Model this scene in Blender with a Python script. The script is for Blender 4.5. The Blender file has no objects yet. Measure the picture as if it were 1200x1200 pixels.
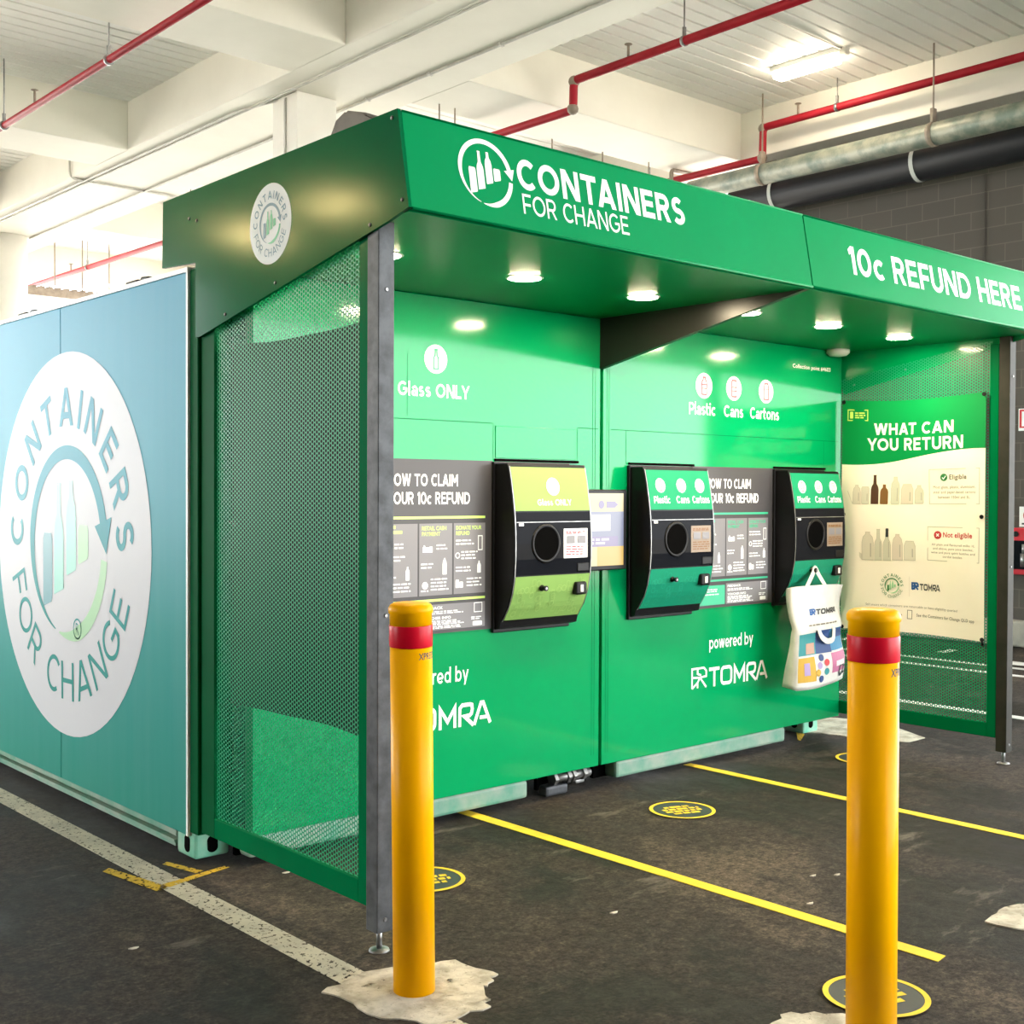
import bpy, bmesh, math, random
from mathutils import Vector, Matrix
random.seed(7)
S = bpy.context.scene
C = S.collection
PI = math.pi

# ------------------------------------------------------------------ camera, sky, sun, exposure
cam_data = bpy.data.cameras.new('camera')
cam = bpy.data.objects.new('camera', cam_data)
C.objects.link(cam)
S.camera = cam
YAW, PITCH, ROLL = 0.7259, -0.0161, 0.0041
fw = Vector((math.sin(YAW) * math.cos(PITCH), math.cos(YAW) * math.cos(PITCH), math.sin(PITCH)))
rt = Vector((math.cos(YAW), -math.sin(YAW), 0))
up = rt.cross(fw)
r2 = rt * math.cos(ROLL) + up * math.sin(ROLL)
u2 = -rt * math.sin(ROLL) + up * math.cos(ROLL)
M = Matrix((r2, u2, -fw)).transposed().to_4x4()
M.translation = Vector((-2.4983, -4.898, 1.638))
cam.matrix_world = M
cam_data.sensor_width = 36
cam_data.lens = 1433.25 / 1200 * 36
cam_data.clip_end = 300

world = bpy.data.worlds.new('sky')
S.world = world
world.use_nodes = True
bg = world.node_tree.nodes['Background']
bg.inputs['Color'].default_value = (0.93, 0.97, 1.0, 1)
bg.inputs['Strength'].default_value = 5.5

sun_data = bpy.data.lights.new('sun', 'SUN')
sun_data.energy = 12
sun_data.angle = math.radians(1.0)
sun_data.color = (1.0, 0.95, 0.86)
sun = bpy.data.objects.new('sun', sun_data)
C.objects.link(sun)
sun.rotation_euler = (Vector((0.62, -0.78, 1.25))).to_track_quat('Z', 'Y').to_euler()

VS = S.view_settings
VS.view_transform = 'Standard'
VS.look = 'None'
VS.gamma = 1
VS.use_curve_mapping = False
VS.exposure = 0.95

# ------------------------------------------------------------------ materials
MATS = {}
def mat(name, col, rough=0.5, metal=0.0, spec=0.5, emit=None, es=0.0, coat=0.0):
    m = bpy.data.materials.new(name)
    m.use_nodes = True
    b = m.node_tree.nodes['Principled BSDF']
    b.inputs['Base Color'].default_value = (*col, 1)
    b.inputs['Roughness'].default_value = rough
    b.inputs['Metallic'].default_value = metal
    b.inputs['Specular IOR Level'].default_value = spec
    b.inputs['Coat Weight'].default_value = coat
    b.inputs['Coat Roughness'].default_value = 0.08
    if emit:
        b.inputs['Emission Color'].default_value = (*emit, 1)
        b.inputs['Emission Strength'].default_value = es
    MATS[name] = m
    return m

class NT:
    """small node helper"""
    def __init__(s, m):
        s.t = m.node_tree
        s.b = s.t.nodes['Principled BSDF']
    def n(s, typ, **kw):
        x = s.t.nodes.new(typ)
        for k, v in kw.items():
            setattr(x, k, v)
        return x
    def l(s, a, b):
        s.t.links.new(a, b)
    def coord(s, kind='Object'):
        return s.n('ShaderNodeTexCoord').outputs[kind]
    def pos(s):
        return s.n('ShaderNodeNewGeometry').outputs['Position']
    def noise(s, vec, scale, detail=4, rough=0.55):
        x = s.n('ShaderNodeTexNoise')
        x.inputs['Scale'].default_value = scale
        x.inputs['Detail'].default_value = detail
        x.inputs['Roughness'].default_value = rough
        s.l(vec, x.inputs['Vector'])
        return x.outputs['Fac']
    def ramp(s, fac, stops):
        x = s.n('ShaderNodeValToRGB')
        el = x.color_ramp.elements
        while len(el) < len(stops):
            el.new(0.5)
        for e, (p, c) in zip(el, stops):
            e.position = p
            e.color = (*c, 1) if len(c) == 3 else c
        s.l(fac, x.inputs['Fac'])
        return x.outputs['Color']
    def mix(s, fac, a, b, typ='MIX'):
        x = s.n('ShaderNodeMix', data_type='RGBA', blend_type=typ)
        for sock, v in ((x.inputs[0], fac), (x.inputs[6], a), (x.inputs[7], b)):
            if hasattr(v, 'links'):
                s.l(v, sock)
            elif isinstance(v, (int, float)):
                sock.default_value = v
            else:
                sock.default_value = (*v, 1)
        return x.outputs[2]
    def math(s, op, a, b=0.0, c=None):
        x = s.n('ShaderNodeMath', operation=op)
        for i, v in enumerate((a, b) if c is None else (a, b, c)):
            if hasattr(v, 'links'):
                s.l(v, x.inputs[i])
            else:
                x.inputs[i].default_value = v
        return x.outputs[0]
    def bump(s, h, strength, dist=0.01):
        x = s.n('ShaderNodeBump')
        x.inputs['Strength'].default_value = strength
        x.inputs['Distance'].default_value = dist
        s.l(h, x.inputs['Height'])
        s.l(x.outputs[0], s.b.inputs['Normal'])

def worn(name, col, col2, scale, rough, bump=0.0, spec=0.5, metal=0.0, coat=0.0, lo=0.35, hi=0.65):
    """two tones mixed by noise: dirt or patina"""
    m = mat(name, col, rough, metal, spec, coat=coat)
    t = NT(m)
    f = t.noise(t.pos(), scale, 6, 0.6)
    t.l(t.ramp(f, [(lo, col), (hi, col2)]), t.b.inputs['Base Color'])
    if bump:
        t.bump(t.noise(t.pos(), scale * 8, 3), bump, 0.004)
    return m

GREEN = worn('green_gloss_paint', (0.0003, 0.245, 0.078), (0.0003, 0.265, 0.086), 1.2, 0.11, spec=0.32)
GREEN_S = worn('green_satin_paint', (0.0003, 0.225, 0.072), (0.0003, 0.245, 0.080), 1.2, 0.3, spec=0.05)
GREEN_F = worn('dark_green_frame_paint', (0.0005, 0.085, 0.028), (0.0005, 0.10, 0.033), 1.5, 0.5, spec=0.03)
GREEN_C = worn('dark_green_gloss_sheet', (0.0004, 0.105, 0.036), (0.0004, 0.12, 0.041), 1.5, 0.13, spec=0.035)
GREEN_D = worn('deep_green_paint', (0.0005, 0.130, 0.044), (0.0005, 0.150, 0.050), 1.5, 0.2, spec=0.03)
MINT = worn('mint_container_paint', (0.06, 0.42, 0.27), (0.30, 0.50, 0.38), 6, 0.45)
RAIL = worn('weathered_mint_rail', (0.09, 0.28, 0.19), (0.26, 0.33, 0.26), 6, 0.55)
WHITE_V = mat('white_vinyl', (0.86, 0.88, 0.87), 0.35)
CREAM = worn('banner_white', (0.93, 0.86, 0.75), (0.90, 0.83, 0.71), 2.0, 0.5, spec=0.2)
BANNER_G = mat('banner_green', (0.002, 0.235, 0.06), 0.45, spec=0.15)
BANNER_BACK = mat('banner_back', (0.012, 0.022, 0.018), 0.8, spec=0.1)
POST_M = worn('grey_galvanised_post', (0.09, 0.097, 0.105), (0.045, 0.048, 0.052), 14, 0.5, metal=0.2, spec=0.3)
DARK = mat('black_powder_coat', (0.010, 0.010, 0.009), 0.32, spec=0.3)
BLACK = mat('black_plastic', (0.005, 0.005, 0.006), 0.35, spec=0.2)
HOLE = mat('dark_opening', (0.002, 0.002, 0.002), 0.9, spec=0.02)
SCREEN_B = mat('glossy_dark_panel', (0.008, 0.009, 0.012), 0.08, spec=0.025)
DISC_W = mat('large_decal_white', (0.60, 0.61, 0.64), 0.4, spec=0.2)
GREY_TXT = mat('sign_charcoal', (0.060, 0.058, 0.063), 0.3, spec=0.22)
GREY_BOX = mat('sign_mid_grey', (0.20, 0.195, 0.21), 0.3, spec=0.22)
LIME = mat('lime_print', (0.235, 0.40, 0.105), 0.5, spec=0.1)
LIME_T = mat('lime_text', (0.55, 0.78, 0.16), 0.4)
TEAL = mat('teal_print', (0.010, 0.25, 0.115), 0.5, spec=0.1)
TEAL_D = mat('teal_print_low', (0.008, 0.25, 0.135), 0.4, spec=0.15)
TEAL_T = mat('teal_text', (0.03, 0.40, 0.22), 0.4)
YELLOW = worn('bollard_yellow_paint', (0.92, 0.41, 0.0005), (0.93, 0.44, 0.0005), 3, 0.3, spec=0.07)
RED_BAND = mat('red_reflective_band', (0.60, 0.003, 0.02), 0.3, spec=0.2)
PIPE_RED = worn('sprinkler_red_paint', (0.30, 0.006, 0.015), (0.36, 0.010, 0.022), 4, 0.5, spec=0.25)
FITTING = worn('grey_brown_fitting', (0.22, 0.17, 0.13), (0.32, 0.26, 0.2), 9, 0.5)
HOOD = worn('dark_brown_hood', (0.055, 0.043, 0.033), (0.10, 0.08, 0.062), 10, 0.5)
STEEL = worn('dull_steel', (0.32, 0.32, 0.31), (0.2, 0.2, 0.2), 20, 0.4, metal=0.8)
CONDUIT = worn('painted_conduit', (0.62, 0.60, 0.55), (0.48, 0.46, 0.42), 5, 0.5)
GALV = worn('galvanised_duct', (0.33, 0.33, 0.26), (0.15, 0.19, 0.155), 5, 0.45, metal=0.25, lo=0.4, hi=0.6)
DUCT_B = worn('black_duct_wrap', (0.012, 0.013, 0.015), (0.018, 0.018, 0.020), 2, 0.45, spec=0.15)
STRAP = mat('pale_strap', (0.6, 0.6, 0.58), 0.5)
CEIL = worn('white_painted_concrete', (0.82, 0.79, 0.70), (0.76, 0.73, 0.64), 0.9, 0.6, bump=0.05)
DECKM = worn('white_painted_steel_deck', (0.88, 0.865, 0.82), (0.80, 0.785, 0.74), 0.7, 0.55)
COLM = worn('cream_painted_column', (0.80, 0.77, 0.70), (0.73, 0.71, 0.64), 1.4, 0.6)
KERB = worn('pale_kerb_concrete', (0.42, 0.39, 0.33), (0.33, 0.31, 0.27), 5, 0.85, bump=0.2)
PADM = worn('pale_concrete_pad', (0.60, 0.55, 0.45), (0.34, 0.30, 0.23), 9, 0.9, bump=0.4, lo=0.42, hi=0.62)
t = NT(PADM)
t.l(t.math('GREATER_THAN', t.noise(t.pos(), 34, 6, 0.85), 0.415), t.b.inputs['Alpha'])
LAMP = mat('lit_tube_diffuser', (1, 1, 1), 0.4, emit=(1.0, 0.86, 0.66), es=26)
LAMP_W = mat('lit_warm_tube', (1, 1, 1), 0.4, emit=(1.0, 0.74, 0.30), es=190)
DOWN = mat('lit_downlight', (1, 1, 1), 0.4, emit=(1.0, 0.82, 0.55), es=210)
WPLAS = mat('white_plastic', (0.75, 0.75, 0.72), 0.4)
BROWN_G = mat('brown_glass_print', (0.07, 0.022, 0.008), 0.4)
BROWN_G2 = mat('amber_glass_print', (0.20, 0.085, 0.02), 0.4)
PALE1 = mat('pale_grey_print', (0.66, 0.62, 0.52), 0.45)
PALE2 = mat('pale_beige_print', (0.66, 0.58, 0.50), 0.45)
PALE3 = mat('pale_glass_print', (0.60, 0.59, 0.49), 0.45)
PRINT_L = mat('soft_print_outline', (0.42, 0.40, 0.34), 0.5)
OUTL = mat('fine_print_grey', (0.17, 0.15, 0.12), 0.5)
INK = mat('dark_ink', (0.03, 0.035, 0.04), 0.5)
RED_P = mat('red_print', (0.50, 0.03, 0.035), 0.45)
GRN_P = mat('dark_green_print', (0.03, 0.20, 0.06), 0.45)
SLATE = mat('slate_blue_print', (0.09, 0.20, 0.25), 0.45)
LOGO_B = mat('logo_deep_teal', (0.07, 0.28, 0.33), 0.4)
LOGO_T = mat('logo_mint', (0.24, 0.62, 0.52), 0.4)
LOGO_G = mat('logo_pale_green', (0.33, 0.60, 0.33), 0.4)
LOGO_M = mat('logo_mid_green', (0.03, 0.36, 0.17), 0.4)
PINKL = mat('pink_outline', (0.26, 0.06, 0.08), 0.5)
SIGN_R = mat('fire_sign_red', (0.60, 0.01, 0.03), 0.35)
BOX_R = mat('fire_cabinet_red', (0.62, 0.012, 0.035), 0.3)
CANVAS = worn('white_bag_fabric', (0.66, 0.65, 0.60), (0.58, 0.57, 0.52), 12, 0.6, spec=0.2)
BG_BLUE = mat('bag_blue', (0.011, 0.044, 0.165), 0.5)
BG_SKY = mat('bag_sky_blue', (0.028, 0.182, 0.341), 0.5)
BG_TEAL = mat('bag_teal', (0.017, 0.209, 0.220), 0.5)
BG_YEL = mat('bag_yellow', (0.468, 0.275, 0.006), 0.5)
BG_PINK = mat('bag_pink', (0.440, 0.138, 0.248), 0.5)
BG_PURP = mat('bag_lilac', (0.303, 0.220, 0.413), 0.5)
BG_SKIN = mat('bag_peach', (0.413, 0.248, 0.182), 0.5)
BLUE_T = mat('logo_blue', (0.01, 0.09, 0.30), 0.45)
def glow(name, c, k):
    return mat(name, (0.02, 0.02, 0.02), 0.2, emit=c, es=k)
SC_Y = glow('screen_pale_yellow', (0.95, 0.80, 0.42), 0.42)
SC_W = glow('screen_white', (0.95, 0.93, 0.88), 0.42)
SC_P = glow('screen_purple', (0.34, 0.28, 0.55), 0.4)
SC_B = glow('screen_grey_blue', (0.30, 0.34, 0.52), 0.4)
SC_O = glow('screen_amber', (0.95, 0.60, 0.12), 0.42)

# blue to teal printed side panel, streaked by rain
SIDE = mat('blue_teal_printed_panel', (0.3, 0.6, 0.7), 0.4, spec=0.06)
t = NT(SIDE)
sep = t.n('ShaderNodeSeparateXYZ'); t.l(t.pos(), sep.inputs[0])
mpz = t.math('MULTIPLY', sep.outputs[2], 1 / 2.62)
base = t.ramp(mpz, [(0.05, (0.010, 0.23, 0.175)), (0.38, (0.030, 0.30, 0.285)), (0.62, (0.085, 0.38, 0.47)), (0.97, (0.115, 0.40, 0.57))])
mp = t.n('ShaderNodeMapping'); mp.inputs['Scale'].default_value = (1, 7, 0.5); t.l(t.pos(), mp.inputs[0])
st = t.noise(mp.outputs[0], 1.6, 5)
t.l(t.mix(t.math('MULTIPLY', st, 0.10), base, (0.55, 0.66, 0.68)), t.b.inputs['Base Color'])
t.l(t.math('MULTIPLY_ADD', st, 0.16, 0.30), t.b.inputs['Roughness'])

# perforated sheet: staggered round holes cut by the alpha
def perforated(name, col):
    m = mat(name, col, 0.4, spec=0.35)
    t = NT(m)
    s = t.n('ShaderNodeSeparateXYZ'); t.l(t.pos(), s.inputs[0])
    p = 0.0180
    px, pz = p * 0.8660254, p
    def dist(oy, oz):
        a = t.math('SUBTRACT', t.math('FRACT', t.math('MULTIPLY_ADD', s.outputs[1], 1 / (2 * px), oy)), 0.5)
        b = t.math('SUBTRACT', t.math('FRACT', t.math('MULTIPLY_ADD', s.outputs[2], 1 / pz, oz)), 0.5)
        a = t.math('MULTIPLY', a, 2 * px); b = t.math('MULTIPLY', b, pz)
        return t.math('SQRT', t.math('ADD', t.math('MULTIPLY', a, a), t.math('MULTIPLY', b, b)))
    d = t.math('MINIMUM', dist(10, 10), dist(10.5, 10.5))
    t.l(t.math('GREATER_THAN', d, p * 0.37), t.b.inputs['Alpha'])
    return m
PERF = perforated('green_perforated_sheet', (0.003, 0.29, 0.13))

# asphalt
ASPH = mat('worn_asphalt', (0.05, 0.048, 0.045), 0.8)
t = NT(ASPH)
p = t.pos()
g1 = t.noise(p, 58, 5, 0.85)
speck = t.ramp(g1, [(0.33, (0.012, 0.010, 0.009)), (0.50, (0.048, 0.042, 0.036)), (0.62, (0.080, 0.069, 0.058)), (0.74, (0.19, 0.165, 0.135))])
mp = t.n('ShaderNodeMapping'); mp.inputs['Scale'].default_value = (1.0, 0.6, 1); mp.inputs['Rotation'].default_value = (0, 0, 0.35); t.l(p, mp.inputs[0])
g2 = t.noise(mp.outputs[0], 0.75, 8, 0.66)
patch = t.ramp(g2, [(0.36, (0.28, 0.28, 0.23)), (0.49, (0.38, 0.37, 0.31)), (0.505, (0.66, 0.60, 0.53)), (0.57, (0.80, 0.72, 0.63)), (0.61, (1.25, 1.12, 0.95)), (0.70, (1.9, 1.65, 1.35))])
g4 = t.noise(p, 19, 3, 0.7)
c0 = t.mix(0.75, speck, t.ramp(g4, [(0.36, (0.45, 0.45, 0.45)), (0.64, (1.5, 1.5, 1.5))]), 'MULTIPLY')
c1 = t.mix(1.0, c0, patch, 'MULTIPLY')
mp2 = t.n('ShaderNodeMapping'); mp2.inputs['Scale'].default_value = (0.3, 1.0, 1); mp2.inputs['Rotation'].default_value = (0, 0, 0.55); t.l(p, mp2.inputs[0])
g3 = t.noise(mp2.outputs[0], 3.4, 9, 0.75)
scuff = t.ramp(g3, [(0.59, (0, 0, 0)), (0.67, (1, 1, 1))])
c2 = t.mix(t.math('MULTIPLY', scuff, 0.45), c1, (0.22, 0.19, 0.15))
t.l(c2, t.b.inputs['Base Color'])
t.l(t.ramp(g2, [(0.36, (0.46,) * 3), (0.56, (0.85,) * 3)]), t.b.inputs['Roughness'])
t.b.inputs['Specular IOR Level'].default_value = 0.18
t.bump(g1, 0.55, 0.006)

LIGHT_BLOCKER = worn('grey_light_blocker', (0.09, 0.085, 0.075), (0.12, 0.115, 0.10), 1.0, 0.8)  # for the added light-blocking walls, kept dark to dull the cheek's reflection
OUTC = worn('sunlit_concrete_yard', (0.62, 0.58, 0.50), (0.54, 0.50, 0.44), 0.6, 0.9)

def paint(name, col, hole=0.45, scale=60):
    """road paint worn through to the asphalt by the alpha"""
    m = mat(name, col, 0.7)
    t = NT(m)
    f = t.noise(t.pos(), scale, 4, 0.75)
    t.l(t.math('GREATER_THAN', f, hole), t.b.inputs['Alpha'])
    g = t.noise(t.pos(), 7, 5)
    t.l(t.ramp(g, [(0.3, tuple(c * 0.72 for c in col)), (0.65, col)]), t.b.inputs['Base Color'])
    return m
PAINT_W = paint('worn_white_road_paint', (0.66, 0.60, 0.46), 0.455, 48)
PAINT_W2 = paint('white_bay_paint', (0.75, 0.74, 0.70), 0.3)
PAINT_Y = paint('yellow_floor_tape', (0.88, 0.62, 0.03), 0.28)
SPRAY_Y = paint('yellow_spray_paint', (0.72, 0.46, 0.02), 0.45, 40)

# block wall (along Y), mortar grid by the brick texture
BLOCK = mat('painted_concrete_block', (0.06, 0.06, 0.06), 0.75)
t = NT(BLOCK)
s = t.n('ShaderNodeSeparateXYZ'); t.l(t.pos(), s.inputs[0])
cb = t.n('ShaderNodeCombineXYZ'); t.l(s.outputs[1], cb.inputs[0]); t.l(s.outputs[2], cb.inputs[1])
br = t.n('ShaderNodeTexBrick')
t.l(cb.outputs[0], br.inputs['Vector'])
br.inputs['Scale'].default_value = 1.0
br.inputs['Brick Width'].default_value = 0.4
br.inputs['Row Height'].default_value = 0.2
br.inputs['Mortar Size'].default_value = 0.006
br.inputs['Color1'].default_value = (0.080, 0.068, 0.056, 1)
br.inputs['Color2'].default_value = (0.073, 0.063, 0.053, 1)
br.inputs['Mortar'].default_value = (0.115, 0.098, 0.080, 1)
t.l(br.outputs['Color'], t.b.inputs['Base Color'])
t.bump(t.noise(t.pos(), 60, 3), 0.25, 0.004)

# ------------------------------------------------------------------ geometry helpers
def NB():
    return bmesh.new()

def box(bm, x0, x1, y0, y1, z0, z1, bev=0.0):
    vs = [bm.verts.new((x, y, z)) for z in (z0, z1) for y in (y0, y1) for x in (x0, x1)]
    fs = []
    for q in ((0, 2, 3, 1), (4, 5, 7, 6), (0, 1, 5, 4), (2, 6, 7, 3), (0, 4, 6, 2), (1, 3, 7, 5)):
        fs.append(bm.faces.new([vs[i] for i in q]))
    if bev:
        bmesh.ops.bevel(bm, geom=list({e for f in fs for e in f.edges}), offset=bev, segments=2, affect='EDGES', profile=0.5)

def prism(bm, pts, off):
    """extrude the 3-D polygon pts by the vector off"""
    a = [bm.verts.new(p) for p in pts]
    b = [bm.verts.new(Vector(p) + Vector(off)) for p in pts]
    bm.faces.new(a[::-1]); bm.faces.new(b)
    n = len(a)
    for i in range(n):
        bm.faces.new((a[i], a[(i + 1) % n], b[(i + 1) % n], b[i]))
    bmesh.ops.recalc_face_normals(bm, faces=bm.faces[:])

def tube(bm, pts, r, seg=10, cap=True):
    pts = [Vector(p) for p in pts]
    rings = []
    n = len(pts)
    ref = None
    for i, p in enumerate(pts):
        d = (pts[min(i + 1, n - 1)] - pts[max(i - 1, 0)]).normalized()
        if ref is None:
            ref = Vector((0, 0, 1)) if abs(d.z) < 0.9 else Vector((1, 0, 0))
        a = d.cross(ref).normalized()
        b = a.cross(d).normalized()
        ref = b
        rr = r[i] if isinstance(r, (list, tuple)) else r
        rings.append([bm.verts.new(p + (a * math.cos(2 * PI * k / seg) + b * math.sin(2 * PI * k / seg)) * rr) for k in range(seg)])
    for u, v in zip(rings, rings[1:]):
        for k in range(seg):
            f = bm.faces.new((u[k], u[(k + 1) % seg], v[(k + 1) % seg], v[k])); f.smooth = True
    if cap:
        bm.faces.new(rings[0][::-1]); bm.faces.new(rings[-1])
    bmesh.ops.recalc_face_normals(bm, faces=bm.faces[:])

def lathe(bm, c, prof, axis='z', seg=32, smooth=True, cap=True):
    """profile [(r, h)] turned round the axis through c"""
    c = Vector(c)
    A = {'z': (Vector((1, 0, 0)), Vector((0, 1, 0)), Vector((0, 0, 1))),
         'y': (Vector((1, 0, 0)), Vector((0, 0, 1)), Vector((0, 1, 0))),
         'x': (Vector((0, 1, 0)), Vector((0, 0, 1)), Vector((1, 0, 0)))}[axis]
    rings = []
    for r, h in prof:
        rings.append([bm.verts.new(c + A[2] * h + (A[0] * math.cos(2 * PI * k / seg) + A[1] * math.sin(2 * PI * k / seg)) * max(r, 1e-4)) for k in range(seg)])
    for u, v in zip(rings, rings[1:]):
        for k in range(seg):
            f = bm.faces.new((u[k], u[(k + 1) % seg], v[(k + 1) % seg], v[k])); f.smooth = smooth
    if cap:
        bm.faces.new(rings[0][::-1]); bm.faces.new(rings[-1])
    bmesh.ops.recalc_face_normals(bm, faces=bm.faces[:])

def bent(pts, rad=0.06, n=5):
    """round the corners of a polyline"""
    pts = [Vector(p) for p in pts]
    out = [pts[0]]
    for a, b, c in zip(pts, pts[1:], pts[2:]):
        d1, d2 = (a - b), (c - b)
        r = min(rad, d1.length * 0.45, d2.length * 0.45)
        p0, p1 = b + d1.normalized() * r, b + d2.normalized() * r
        for i in range(n + 1):
            k = i / n
            out.append(p0 * (1 - k) ** 2 + b * 2 * k * (1 - k) + p1 * k ** 2)
    out.append(pts[-1])
    return out

ROOT = {}
def tag(o, label=None, cat=None, group=None, kind=None):
    if label: o['label'] = label
    if cat: o['category'] = cat
    if group: o['group'] = group
    if kind: o['kind'] = kind
    return o

def obj(name, bm, m, parent=None, label=None, loc=None):
    """link the bmesh as one object; vertices are given in world metres, the origin is moved to the base"""
    off = Vector((0, 0, 0))
    if parent is not None:
        off = ROOT[parent.name]
    else:
        if loc is None:
            vs = [v.co for v in bm.verts]
            lo = Vector([min(v[i] for v in vs) for i in range(3)]); hi = Vector([max(v[i] for v in vs) for i in range(3)])
            loc = ((lo.x + hi.x) / 2, (lo.y + hi.y) / 2, lo.z)
        off = Vector(loc)
    for v in bm.verts:
        v.co -= off
    me = bpy.data.meshes.new(name)
    bm.to_mesh(me); bm.free()
    ms = m if isinstance(m, (list, tuple)) else [m]
    for x in ms:
        me.materials.append(x)
    o = bpy.data.objects.new(name, me)
    C.objects.link(o)
    if parent is not None:
        o.parent = parent
    else:
        o.location = off
    ROOT[o.name] = off.copy()
    if label: o['label'] = label
    return o

def thing(name, loc, label, cat, group=None):
    o = bpy.data.objects.new(name, None)
    o.empty_display_size = 0.1
    C.objects.link(o)
    o.location = loc
    ROOT[o.name] = Vector(loc)
    return tag(o, label, cat, group)

def struct(name, bm, m, loc=None):
    return tag(obj(name, bm, m, loc=loc), kind='structure')

# ------------------------------------------------------------------ lettering and 2-D artwork
_txt = {}
def text2d(s, bold=0.0, spacing=1.0, align='LEFT', line=1.0):
    """flat mesh data (verts, faces) of a text in the built-in font, cap height about 0.7"""
    key = (s, bold, spacing, align, line)
    if key in _txt:
        return _txt[key]
    cu = bpy.data.curves.new('lettering', 'FONT')
    cu.body = s
    cu.size = 1.0
    cu.offset = bold
    cu.space_character = spacing
    cu.space_line = line
    cu.align_x = align
    cu.resolution_u = 3
    cu.fill_mode = 'FRONT'
    o = bpy.data.objects.new('lettering', cu)
    me = bpy.data.meshes.new_from_object(o)
    vs = [(v.co.x, v.co.y) for v in me.vertices]
    fs = [tuple(p.vertices) for p in me.polygons]
    bpy.data.objects.remove(o); bpy.data.curves.remove(cu); bpy.data.meshes.remove(me)
    _txt[key] = (vs, fs)
    return vs, fs

class Plane:
    """a drawing plane: origin, unit right, unit up; the normal faces the reader"""
    def __init__(s, o, u, v, lift=0.0015):
        s.o, s.u, s.v = Vector(o), Vector(u).normalized(), Vector(v).normalized()
        s.n = s.u.cross(s.v).normalized()
        s.lift = lift
    def p(s, x, y, k=1.0):
        return s.o + s.u * x + s.v * y + s.n * s.lift * k

def put(bm, pl, vs, fs, k=1.0):
    b = [bm.verts.new(pl.p(v[0], v[1], k + (v[2] if len(v) > 2 else 0))) for v in vs]
    for f in fs:
        try:
            bm.faces.new([b[i] for i in f])
        except ValueError:
            pass

def fit_text(s, x0, x1, y0, y1, bold=0.0, align='LEFT', spacing=1.0, line=1.0):
    vs, fs = text2d(s, bold, spacing, align, line)
    ax, bx = min(v[0] for v in vs), max(v[0] for v in vs)
    ay, by = min(v[1] for v in vs), max(v[1] for v in vs)
    sx, sy = (x1 - x0) / (bx - ax), (y1 - y0) / (by - ay)
    return [(x0 + (x - ax) * sx, y0 + (y - ay) * sy) for x, y in vs], fs

def write(name, parent, pl, s, x0, x1, y0, y1, m, bold=0.02, align='LEFT', k=1.0, spacing=1.08, line=1.0):
    bm = NB()
    vs, fs = fit_text(s, x0, x1, y0, y1, bold, align, spacing, line)
    put(bm, pl, vs, fs, k)
    return obj(name, bm, m, parent)

def rect2(x0, x1, y0, y1):
    return [(x0, y0), (x1, y0), (x1, y1), (x0, y1)], [(0, 1, 2, 3)]

def disc2(cx, cy, r, n=40):
    return [(cx + r * math.cos(2 * PI * i / n), cy + r * math.sin(2 * PI * i / n)) for i in range(n)], [tuple(range(n))]

def ring2(cx, cy, r0, r1, n=48):
    vs, fs = [], []
    for i in range(n):
        a = 2 * PI * i / n
        vs += [(cx + r0 * math.cos(a), cy + r0 * math.sin(a)), (cx + r1 * math.cos(a), cy + r1 * math.sin(a))]
    for i in range(n):
        j = (i + 1) % n
        fs.append((2 * i, 2 * i + 1, 2 * j + 1, 2 * j))
    return vs, fs

def arc2(cx, cy, r, w0, w1, a0, a1, n=40, wm=None):
    """band of radius r whose half width goes w0 -> wm -> w1"""
    vs, fs = [], []
    for i in range(n + 1):
        k = i / n
        a = math.radians(a0 + (a1 - a0) * k)
        w = w0 + (w1 - w0) * k if wm is None else (w0 + (wm - w0) * min(1, k * 3) if k < 0.5 else wm + (w1 - wm) * max(0, (k - 0.67) * 3))
        vs += [(cx + (r - w) * math.cos(a), cy + (r - w) * math.sin(a)), (cx + (r + w) * math.cos(a), cy + (r + w) * math.sin(a))]
    for i in range(n):
        fs.append((2 * i, 2 * i + 1, 2 * i + 3, 2 * i + 2))
    return vs, fs

def stroke2(pts, w, closed=False):
    """polyline of constant width with mitred joints"""
    P = []
    for x, y in pts:
        q = Vector((x, y))
        if not P or (q - P[-1]).length > 1e-5:
            P.append(q)
    if closed and (P[0] - P[-1]).length < 1e-5:
        P.pop()
    n = len(P)
    vs, fs = [], []
    for i in range(n):
        a = P[i - 1] if (i > 0 or closed) else None
        c = P[(i + 1) % n] if (i < n - 1 or closed) else None
        d1 = (P[i] - a).normalized() if a is not None else None
        d2 = (c - P[i]).normalized() if c is not None else None
        if d1 is None: d1 = d2
        if d2 is None: d2 = d1
        n1, n2 = Vector((-d1.y, d1.x)), Vector((-d2.y, d2.x))
        m = n1 + n2
        if m.length < 1e-6: m = n1.copy()
        m.normalize()
        k = w / 2 / max(0.35, m.dot(n1))
        vs += [tuple(P[i] + m * k), tuple(P[i] - m * k)]
    for i in range(n if closed else n - 1):
        j = (i + 1) % n
        fs.append((2 * i, 2 * i + 1, 2 * j + 1, 2 * j))
    return vs, fs

def shift(a, dx, dy, s=1.0, sy=None):
    vs, fs = a
    sy = s if sy is None else sy
    return [(dx + x * s, dy + y * sy) for x, y in vs], fs

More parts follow.
